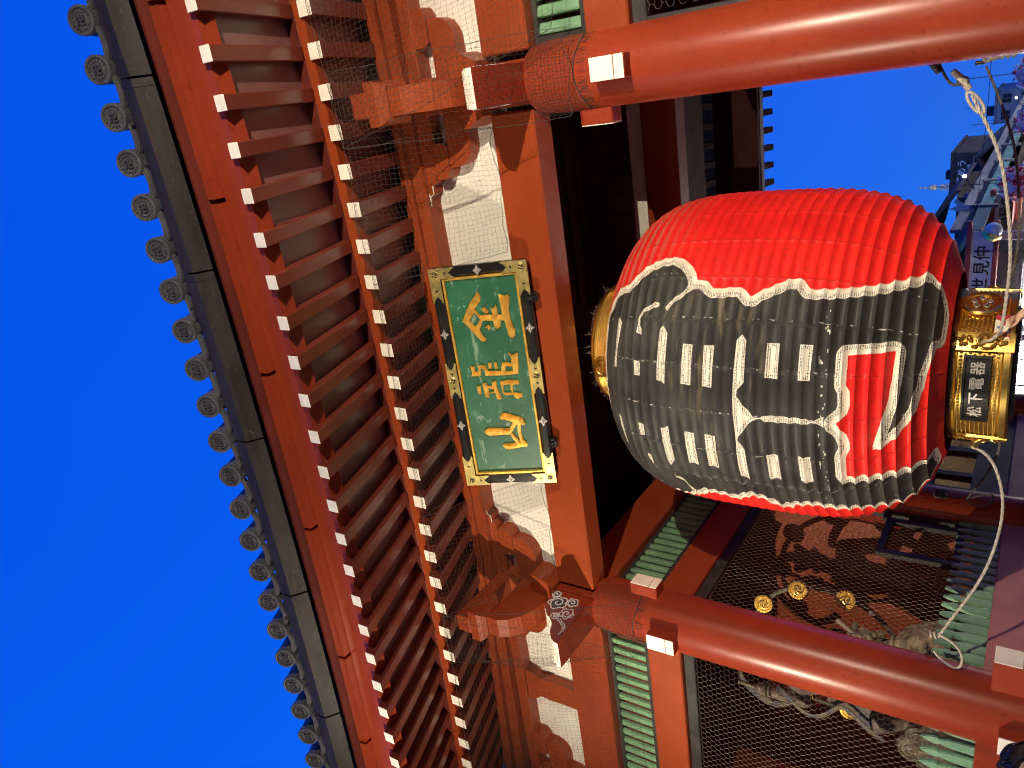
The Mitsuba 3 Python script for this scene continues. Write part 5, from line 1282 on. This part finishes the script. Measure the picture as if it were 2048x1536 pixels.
    hm = cap.refine_to_length(.01).to_mesh(); hm = trimesh.Trimesh(np.array(hm.vert_properties)[:, :3], np.array(hm.tri_verts), process=True)
    hm.vertices = hm.vertices + hm.vertex_normals * ((meshkit.noise(hm.vertices * [70, 70, 25], 4) - .4) * .016)[:, None]
    obj('hair', hm, 'hair', k, smooth=True)
    strands = []
    for q in range(160):
        a = rng.uniform(0, 6.283); b = rng.uniform(.15, 1.25)
        dirv = np.array([math.cos(a) * math.sin(b), math.sin(a) * math.sin(b), math.cos(b)])
        if dirv @ pl_ < .12:
            continue
        p0 = np.array(H(0, .012, .018)) + dirv * .104; tdir = np.cross(np.cross(dirv, [0, 0, 1]), dirv); tdir = -tdir / (np.linalg.norm(tdir) + 1e-9)
        strands.append(tube([p0, p0 + tdir * .03 + dirv * .010, p0 + tdir * .06 + dirv * .006], [.004, .0035, .001], 4))
    obj('hair_strands', cat(strands), 'hair', k, kind='stuff')
    infl = lambda names, g: {n_: (J[n_][0], J[n_][1] + g) for n_ in names}
    top = [('pel', 'waist'), ('waist', 'chest'), ('chest', 'ls'), ('chest', 'rs'), ('ls', 'le'), ('rs', 're')]
    jj = infl(['pel', 'waist', 'chest', 'ls', 'rs', 'le', 're'], .022)
    sl = {}
    for n_, e_, w_ in (('lc', 'le', 'lw'), ('rc', 're', 'rw')):
        if not (arm and n_ == 'lc'):
            jj[n_] = (tuple(np.array(J[e_][0]) * .12 + np.array(J[w_][0]) * .88), .045); top.append((e_, n_))
    jj['col'] = (tuple(np.array(J['chest'][0]) * .35 + np.array(J['neck'][0]) * .65), .085); top.append(('chest', 'col'))
    obj('jacket', capsules(top, jj, .03, 4), 'cloth_dark' if not arm else 'cloth_grey', k, smooth=True)
    leg = [('pel', 'lh'), ('lh', 'lk'), ('lk', 'la'), ('pel', 'rh'), ('rh', 'rk'), ('rk', 'ra')]
    obj('trousers', capsules(leg, infl(['pel', 'lh', 'lk', 'la', 'rh', 'rk', 'ra'], .016), .03, 4), 'cloth_dark', k, smooth=True)
    obj('shoes', capsules([('la', 'lt'), ('ra', 'rt')], infl(['la', 'lt', 'ra', 'rt'], .014), .03, 3), 'black_frame', k, smooth=True)
    return k


person('black-haired person whose head rises in front of the left column', .10, -3.80, .45, 1.625)
person('person reaching up with one bare hand to touch the gilded lantern ring', 1.08, .18, -2.55 + math.pi * 0, 1.70, arm=((.86, .47, 1.90), (.625, .585, 2.075)))

# ================================================================ THE SHOPPING STREET BEYOND
def lettering(text, h, M, m, parent, step, vertical=False, name='character'):
    for q, ch in enumerate(text):
        obj(name, moved(glyph(ch, h, .02), M @ trimesh.transformations.translation_matrix([0, -q * step, 0] if vertical else [q * step, 0, 0])), m, parent)


XZ = lambda o: frame_of(o, [1., 0, 0], [0, 0, 1.], [0, -1., 0])

# left row of low shops
row = thing('shop_row', 'row of low shops with a teal sheet roof along the left of the street', 'building')
def RW(name, mesh, m, **k):
    return obj(name, mesh, m, row, **k)
RW('wall', bx(-10.5, -3.9, 21.5, 118, GZ, 3.6, .03), 'concrete_dark')
def ex_yr(pg, y0, y1):
    return ex_y(pg, y0, y1)
RW('roof', ex_y([(-3.05, 3.98), (-5.2, 5.0), (-10.8, 5.0), (-10.8, 4.8), (-5.2, 4.82), (-3.05, 3.84)], 20.6, 118), 'roof_teal')
RW('eave_board', ex_y([(-2.98, 3.98), (-2.98, 3.60), (-3.06, 3.60), (-3.06, 3.98)], 20.5, 118), 'roof_teal')
RW('eave_board', ex_y([(-3.30, 4.62), (-3.30, 4.30), (-3.42, 4.30), (-3.42, 4.62)], 22, 100), 'roof_grey')
for q in range(28):
    RW('roof_seam', ex_y([(-3.1, 4.03), (-5.2, 5.05), (-5.2, 5.0), (-3.1, 3.98)], 21 + q * 1.4, 21.06 + q * 1.4), 'roof_grey')
for q in range(14):
    y = 24 + q * 5.2
    RW('gable_trim', bx(-3.02, -2.9, y, y + .25, 3.4, 4.25, .02), 'roof_grey')
    RW('shop_window', bx(-3.895, -3.86, y + .5, y + 4.5, .5, 2.6, .004), 'concrete_dark', emitter={'type': 'area', 'radiance': rgb(*[a * .12 for a in SHOP]), 'sampling_weight': .04})  # unseen glowing panes, placed to give the street neutral light
    RW('awning', ex_x([(y + .4, 3.0), (y + 4.6, 3.0), (y + 4.6, 3.06), (y + .4, 3.06)], -3.9, -2.9), 'sign_red' if q % 3 == 0 else 'cream')
w = RW('shop_window', bx(-10.2, -6.6, 21.44, 21.49, .6, 2.50, .005), 'concrete_dark', emitter={'type': 'area', 'radiance': rgb(*SHOP), 'sampling_weight': .3}, label='brightly lit shop window')
w2 = RW('shop_window', bx(-6.3, -4.3, 21.44, 21.49, .6, 2.42, .005), 'concrete_dark', emitter={'type': 'area', 'radiance': rgb(*[a * .8 for a in SHOP]), 'sampling_weight': .2}, label='brightly lit shop window')
for q in range(5):
    RW('mullion', bx(-10.2 + q * .9, -10.14 + q * .9, 21.38, 21.43, .6, 2.5, .005), 'dark_metal')
RW('shelf', bx(-10.3, -4.2, 21.2, 21.42, 2.5, 2.6, .01), 'roof_grey')
RW('post', bx(-6.56, -6.34, 20.6, 20.82, GZ, 3.6, .02), 'concrete')
RW('post', bx(-3.35, -3.1, 20.6, 20.85, GZ, 3.6, .02), 'concrete')

sb = thing('street_sign_board', 'white board with three black characters between red rails below the globe lamp', 'sign')
obj('board', bx(-5.35, -2.95, 20.02, 20.10, 3.26, 3.86, .01), 'sign_board', sb)
obj('rail', bx(-5.75, -2.62, 19.96, 20.16, 3.84, 3.98, .02), 'sign_red', sb)
obj('rail', bx(-5.75, -2.62, 19.96, 20.16, 3.13, 3.27, .02), 'sign_red', sb)
obj('post', bx(-5.68, -5.52, 20.0, 20.12, GZ, 4.0, .02), 'sign_red', sb)
for ch, x in (('仲', -3.60), ('見', -4.07), ('世', -4.60)):
    obj('character', moved(glyph(ch, .46, .015), XZ([x, 20.018, 3.56])), 'sign_ink', sb)
gl = thing('globe_lamp', 'white glass globe lamp in a brass cup at the end of the first sign board', 'lamp')
s_ = trimesh.creation.icosphere(4, .235); s_.apply_translation([-2.86, 19.75, 3.28]); obj('globe', s_, 'globe_white', gl, smooth=True)
obj('cup', rev([(.10, -.12), (.2, -.08), (.275, .02), (.29, .04), (.29, .12), (.26, .12)], 36).apply_transform(trimesh.transformations.rotation_matrix(math.pi, [1, 0, 0])).apply_transform(trimesh.transformations.rotation_matrix(-1.1, [0, 1, 0])).apply_translation([-3.02, 19.75, 3.36]), 'gold', gl, smooth=30)
obj('arm', tube([(-2.9, 19.75, 3.45), (-2.9, 19.9, 3.6), (-2.9, 20.0, 3.65)], .03, 8), 'dark_metal', gl)
s2 = thing('street_sign_board', 'second white board with black characters in a red frame farther up the street', 'sign')
obj('board', bx(-4.35, -2.9, 26.02, 26.10, 2.95, 3.62, .01), 'sign_board', s2)
obj('rail', bx(-4.6, -2.75, 25.96, 26.16, 3.60, 3.78, .02), 'sign_red', s2)
obj('rail', bx(-4.6, -2.75, 25.96, 26.16, 2.80, 2.96, .02), 'sign_red', s2)
for ch, x in (('の', -3.15), ('日', -3.55), ('い', -3.95)):
    obj('character', moved(glyph(ch, .44, .015), XZ([x, 26.018, 3.30])), 'sign_ink', s2)
hb = thing('paper_streamer', 'pale pointed paper streamer on the roof edge of the shop row', 'streamer')
obj('sheet', extr(poly([(0, 0), (.5, .15), (.9, .05), (.75, .3), (.95, .5), (.55, .48), (.2, .6), (.25, .3)]), .02).apply_transform(frame_of([-3.1, 25.0, 3.98], [.3, .3, .9], [-.9, .1, .3], [0, -1., 0])), 'cream', hb)


# hanging balls of red and white blossoms
def blossom_ball(c, r, n, lab):
    k = thing('blossom_ball', lab, 'decoration', 'blossom balls hung along the street')
    W, Rd = [], []
    pts = nrng.normal(size=(n, 3)); pts /= np.linalg.norm(pts, axis=1, keepdims=True); pts *= r * nrng.uniform(.62, 1.06, (n, 1))
    b0 = trimesh.creation.icosphere(1, 1.0)
    for i, q in enumerate(pts):
        s_ = b0.copy(); s_.apply_scale(rng.uniform(.030, .050)); s_.apply_translation(np.array(c) + q); (W if i % 5 < 3 else Rd).append(s_)
    obj('white_blossoms', cat(W), 'bead_white', k, kind='stuff', smooth=True)
    obj('red_blossoms', cat(Rd), 'bead_red', k, kind='stuff', smooth=True)
    tw = [tube([np.array(c), np.array(c) + q], .008, 4) for q in pts[::2]]
    obj('twigs', cat(tw), 'bead_red', k, kind='stuff')
    obj('cord', tube([np.array(c) + [0, 0, r], np.array(c) + [0, 0, r + 1.2]], .012, 5), 'net_cord', k)
    f = rev([(0, .04), (.10, .02), (.17, .05), (.17, .02), (0, 0)], 12).apply_transform(trimesh.transformations.rotation_matrix(math.pi / 2, [1, 0, 0])).apply_translation(np.array(c) + [-.1, -r, r * .4])
    obj('flower', f, 'globe_white', k)


blossom_ball((1.22, 24, 2.80), .50, 420, 'red and white blossom ball beside the right column, rightmost of the row')
blossom_ball((-.25, 24, 2.70), .44, 330, 'red and white blossom ball low in the street below the far apartment block')
blossom_ball((-2.2, 24, 2.92), .56, 480, 'red and white blossom ball behind the ropes in front of the second sign board')
obj_line = thing('festoon_wire', 'thin wire across the street that carries the blossom balls', 'wire')
obj('strand', tube(spline([(-5, 24, 4.1), (-2, 24, 4.0), (1.2, 24, 3.92), (5, 24, 4.1)], 30), .01, 4), 'net_cord', obj_line)

# right row of shops (mostly behind the column)
rr_ = thing('shop_row', 'low row of shops along the right of the street behind the right column', 'building')
obj('wall', bx(3.9, 10.5, 21.5, 118, GZ, 3.6, .03), 'concrete_dark', rr_)
for q in range(5):
    obj('shop_window', bx(3.86, 3.895, 24 + q * 16, 36 + q * 16, .5, 2.6, .004), 'concrete_dark', rr_, emitter={'type': 'area', 'radiance': rgb(*[a * .12 for a in SHOP]), 'sampling_weight': .06})  # unseen glowing panes on this side, placed to soften the blue of the street
obj('roof', ex_y([(3.05, 3.98), (5.2, 5.0), (10.8, 5.0), (10.8, 4.8), (5.2, 4.82), (3.05, 3.84)], 20.6, 118), 'roof_teal', rr_)


def block(name, lab, x0, x1, y0, y1, z1, m, floors, cols, z0=3.0, wm='window_dark'):
    k = thing(name, lab, 'building')
    obj('wall', bx(x0, x1, y0, y1, GZ, z1, .04), m, k)
    fh = (z1 - z0) / floors
    for f in range(floors):
        for q in range(cols):
            wx = x0 + (x1 - x0) * (q + .5) / cols; wz = z0 + fh * (f + .5); ww, wh = (x1 - x0) / cols * .52, fh * .46
            wk = obj('window', cat([bx(wx - ww / 2 - .06, wx + ww / 2 + .06, y0 - .05, y0 + .02, wz + wh / 2, wz + wh / 2 + .07, .01), bx(wx - ww / 2 - .08, wx + ww / 2 + .08, y0 - .10, y0 + .02, wz - wh / 2 - .08, wz - wh / 2, .01), bx(wx - .03, wx + .03, y0 - .04, y0 + .02, wz - wh / 2, wz + wh / 2, .01)]), 'concrete', k)
            obj('pane', bx(wx - ww / 2, wx + ww / 2, y0 - .012, y0 + .02, wz - wh / 2, wz + wh / 2, .003), wm, wk)
    obj('parapet', bx(x0 - .1, x1 + .1, y0 - .1, y1 + .1, z1, z1 + .22, .03), m, k)
    return k


ap = block('apartment_block', 'grey apartment block with small windows far up the street beside the right column', -9.2, -5.3, 110, 122, 8.55, 'concrete', 2, 2, 4.5)
obj('stair_tower', bx(-10.4, -9.15, 112, 120, GZ, 7.2 if False else 9.75 - 2.4, .04), 'concrete_dark', ap)
obj('roof_tank', bx(-8.4, -7.4, 112, 114, 8.7, 9.7, .05), 'concrete_dark', ap)
obj('antenna', cat([tube([(-7.2, 112, 8.7), (-7.2, 112, 12.0)], .03, 5), tube([(-8.9, 112, 8.7), (-8.9, 112, 10.6)], .03, 5)] + [tube([(-7.7, 112, 10.6 + .4 * q), (-6.7, 112, 10.6 + .4 * q)], .02, 4) for q in range(3)]), 'dark_metal', ap)
sgb = block('sign_building', 'dark building with white vertical lettering on its upper wall beyond the shop roofs', -8.85, -5.85, 60, 70, 8.15, 'concrete_dark', 1, 2, 3.4)
lettering('うめ茶', .62, XZ([-6.62, 59.97, 7.66]) @ trimesh.transformations.rotation_matrix(0, [0, 0, 1]), 'globe_white', sgb, -.62)
lettering('浅草', .46, XZ([-6.92, 59.97, 7.12]), 'globe_white', sgb, -.62)
obj('rooftop_box', bx(-7.9, -7.3, 61, 62, 8.3, 8.75, .03), 'concrete_dark', sgb)
gh = thing('gabled_house', 'dark house with a sloping roof between the lettered building and the apartment block', 'building')
obj('wall', bx(-6.0, -3.6, 57, 66, GZ, 4.0, .03), 'concrete_dark', gh)
obj('roof', ex_y([(-3.3, 3.85), (-5.85, 6.55), (-8.4, 5.0), (-8.4, 4.8), (-5.85, 6.3), (-3.3, 3.6)], 56.5, 67), 'concrete_dark', gh)
for q in range(12):
    obj('tile_row', ex_y([(-3.32, 3.93), (-5.85, 6.63), (-5.85, 6.55), (-3.32, 3.85)], 56.6 + q * .85, 56.75 + q * .85), 'roof_grey', gh)
dh = thing('old_shop_house', 'dark old shop house with stepped roofs and pipes between the lantern and the lettered building', 'building')
obj('wall', bx(-9.4, -6.3, 45, 54, GZ, 6.5, .03), 'concrete_dark', dh)
obj('roof', ex_y([(-5.9, 6.55), (-6.4, 6.95), (-7.8, 7.85), (-9.8, 8.2), (-9.8, 8.0), (-7.8, 7.6), (-5.9, 6.3)], 44.5, 55), 'concrete_dark', dh)
for q in range(3):
    obj('canopy', ex_x([(44.2, 5.9 - q * .55), (44.9, 6.1 - q * .55), (44.9, 6.02 - q * .55), (44.2, 5.82 - q * .55)], -8.6 + q * .5, -6.1 + q * .3), 'roof_grey', dh)
    obj('window', bx(-8.8 + q * .9, -8.2 + q * .9, 44.93, 44.99, 4.9, 5.5, .01), 'window_dark', dh)
obj('pipe', tube([(-6.35, 44.9, 3.5), (-6.35, 44.9, 6.4), (-6.7, 44.9, 6.6)], .05, 6), 'concrete', dh)
obj('air_conditioner', bx(-7.4, -6.6, 44.4, 44.8, 5.05, 5.6, .03), 'concrete', dh)

# pagoda far behind: five roofs and a finial of nine rings
pg_ = thing('pagoda', 'five-storey pagoda far away with a pale finial of rings rising beside the lantern', 'pagoda')
px, py = -37.8, 236.0
for q in range(5):
    zz = 6 + q * 3.6; hw = 4.6 - q * .35
    obj('storey', bx(px - hw * .62, px + hw * .62, py - hw * .62, py + hw * .62, zz - 2.6, zz, .05), 'sign_red', pg_)
    obj('roof', hull([(px + a * hw, py + b * hw, zz) for a in (-1, 1) for b in (-1, 1)] + [(px + a * hw * .9, py + b * hw * .9, zz - .25) for a in (-1, 1) for b in (-1, 1)] + [(px + a * hw * .45, py + b * hw * .45, zz + 1.3) for a in (-1, 1) for b in (-1, 1)]), 'tile', pg_)
fin = [tube([(px, py, 21.4), (px, py, 32.6)], .16, 8)]
for q in range(9):
    z = 23.3 + q * .50
    fin.append(rev([(.30, z - .13), (1.02 - q * .02, z - .10), (1.06 - q * .02, z), (1.02 - q * .02, z + .12), (.30, z + .13)], 20).apply_translation([px, py, 0]))
fin.append(rev([(.15, 28.0), (.55, 28.4), (.85, 29.0), (.75, 29.6), (.40, 30.3), (.2, 30.8)], 16).apply_translation([px, py, 0]))
for z in (31.4, 32.4):
    s_ = trimesh.creation.icosphere(1, .30); s_.apply_translation([px, py, z]); fin.append(s_)
obj('finial', cat(fin), 'cream', pg_, smooth=30)
for q in range(4):
    hz_ = thing('far_building', ('plain dark building low behind the lettered building', 'plain dark building behind the old shop house', 'wide dark building beyond the left shop roofs', 'low dark block at the far end of the street')[q], 'building')
    x0, x1, y0, z1 = ((-13, -9, 75, 7.0), (-14.5, -9.6, 52, 6.6), (-22, -12, 40, 6.2), (-14, -4, 130, 6.5))[q]
    obj('wall', bx(x0, x1, y0, y0 + 8, GZ, z1, .05), 'concrete_dark', hz_)
    obj('parapet', bx(x0 - .1, x1 + .1, y0 - .1, y0 + 8.1, z1, z1 + .3, .05), 'concrete_dark', hz_)
    for w in range(4):
        wx = x0 + (x1 - x0) * (w + .5) / 4
        obj('window', bx(wx - .5, wx + .5, y0 - .04, y0 + .02, z1 - 1.6, z1 - .7, .01), 'window_dark', hz_)

# ================================================================ OUT OF VIEW: blocks added to shade the front of the gate from the low sky
for q, (x0, x1, z1, lab) in enumerate(((-70, -34, 24, 'added unseen office block shading the gate, far left'), (-33, -8, 31, 'tallest added unseen office block shading the gate'), (-7, 20, 26, 'added unseen office block facing and shading the gate'), (21, 60, 29, 'wide added unseen office block shading the gate, far right'))):
    block('added_office_block', lab, x0, x1, -52, -32, z1, 'concrete_dark', 6, 6)
for q, (x0, x1, y0, y1, z1, lab) in enumerate(((-40, -16, -10, 16, 15, 'added unseen dark block shading the gate from the left'), (16, 40, -10, 16, 15, 'added unseen dark block shading the gate from the right'))):
    block('added_corner_block', lab, x0, x1, y0, y1, z1, 'concrete_dark', 4, 5)  # added at both sides to keep sky light off the gate

# unseen lamps behind the viewer, placed to warm the shaded sides of the gate
for q, (x, y, lab) in enumerate(((-15, -17, 'unseen lit street lamp behind the viewer, left of the gate'), (4.5, -19, 'unseen lit street lamp behind the viewer, facing the gate'), (20, -17, 'unseen lit street lamp behind the viewer, right of the gate'))):
    k = thing('unseen_street_lamp', lab, 'unseen lamp')
    obj('pole', tube([(x, y, GZ), (x, y, 5.2)], .06, 12), 'dark_metal', k)
    g = trimesh.creation.icosphere(3, .22); g.apply_translation([x, y, 5.4])
    obj('globe', g, 'globe_white', k, smooth=True, emitter={'type': 'area', 'radiance': rgb(85, 73, 58), 'sampling_weight': .4})

for q, (x, y, lab) in enumerate(((-2.45, 27.5, 'small lit bulb on a bracket of the shop row above the second sign board'), (-2.7, 64, 'small lit bulb on a bracket far along the shop row'))):
    k = thing('bracket_lamp', lab, 'lamp')
    obj('arm', tube([(x - .5, y, 4.4), (x, y, 4.75)], .03, 6), 'dark_metal', k)
    g = trimesh.creation.icosphere(2, .07); g.apply_translation([x, y, 4.75])
    obj('bulb', g, 'globe_white', k, smooth=True, emitter={'type': 'area', 'radiance': rgb(60, 62, 64), 'sampling_weight': .15})

fl = thing('unseen_pagoda_lamp', 'unseen floodlight low down, aimed up at the far pagoda', 'floodlight')  # out of view, placed to light the pale finial
obj('housing', bx(-31.3, -30.7, 209.8, 210.2, GZ, 1.1, .05), 'dark_metal', fl)
scene['unseen_pagoda_lamp_beam'] = {'type': 'spot', 'intensity': rgb(1500, 1150, 700), 'beam_width': 10, 'cutoff_angle': 18, 'sampling_weight': .4,
                             'to_world': T().look_at(origin=[-31, 210, 1.3], target=[-37.8, 236, 25], up=[0, 0, 1])}
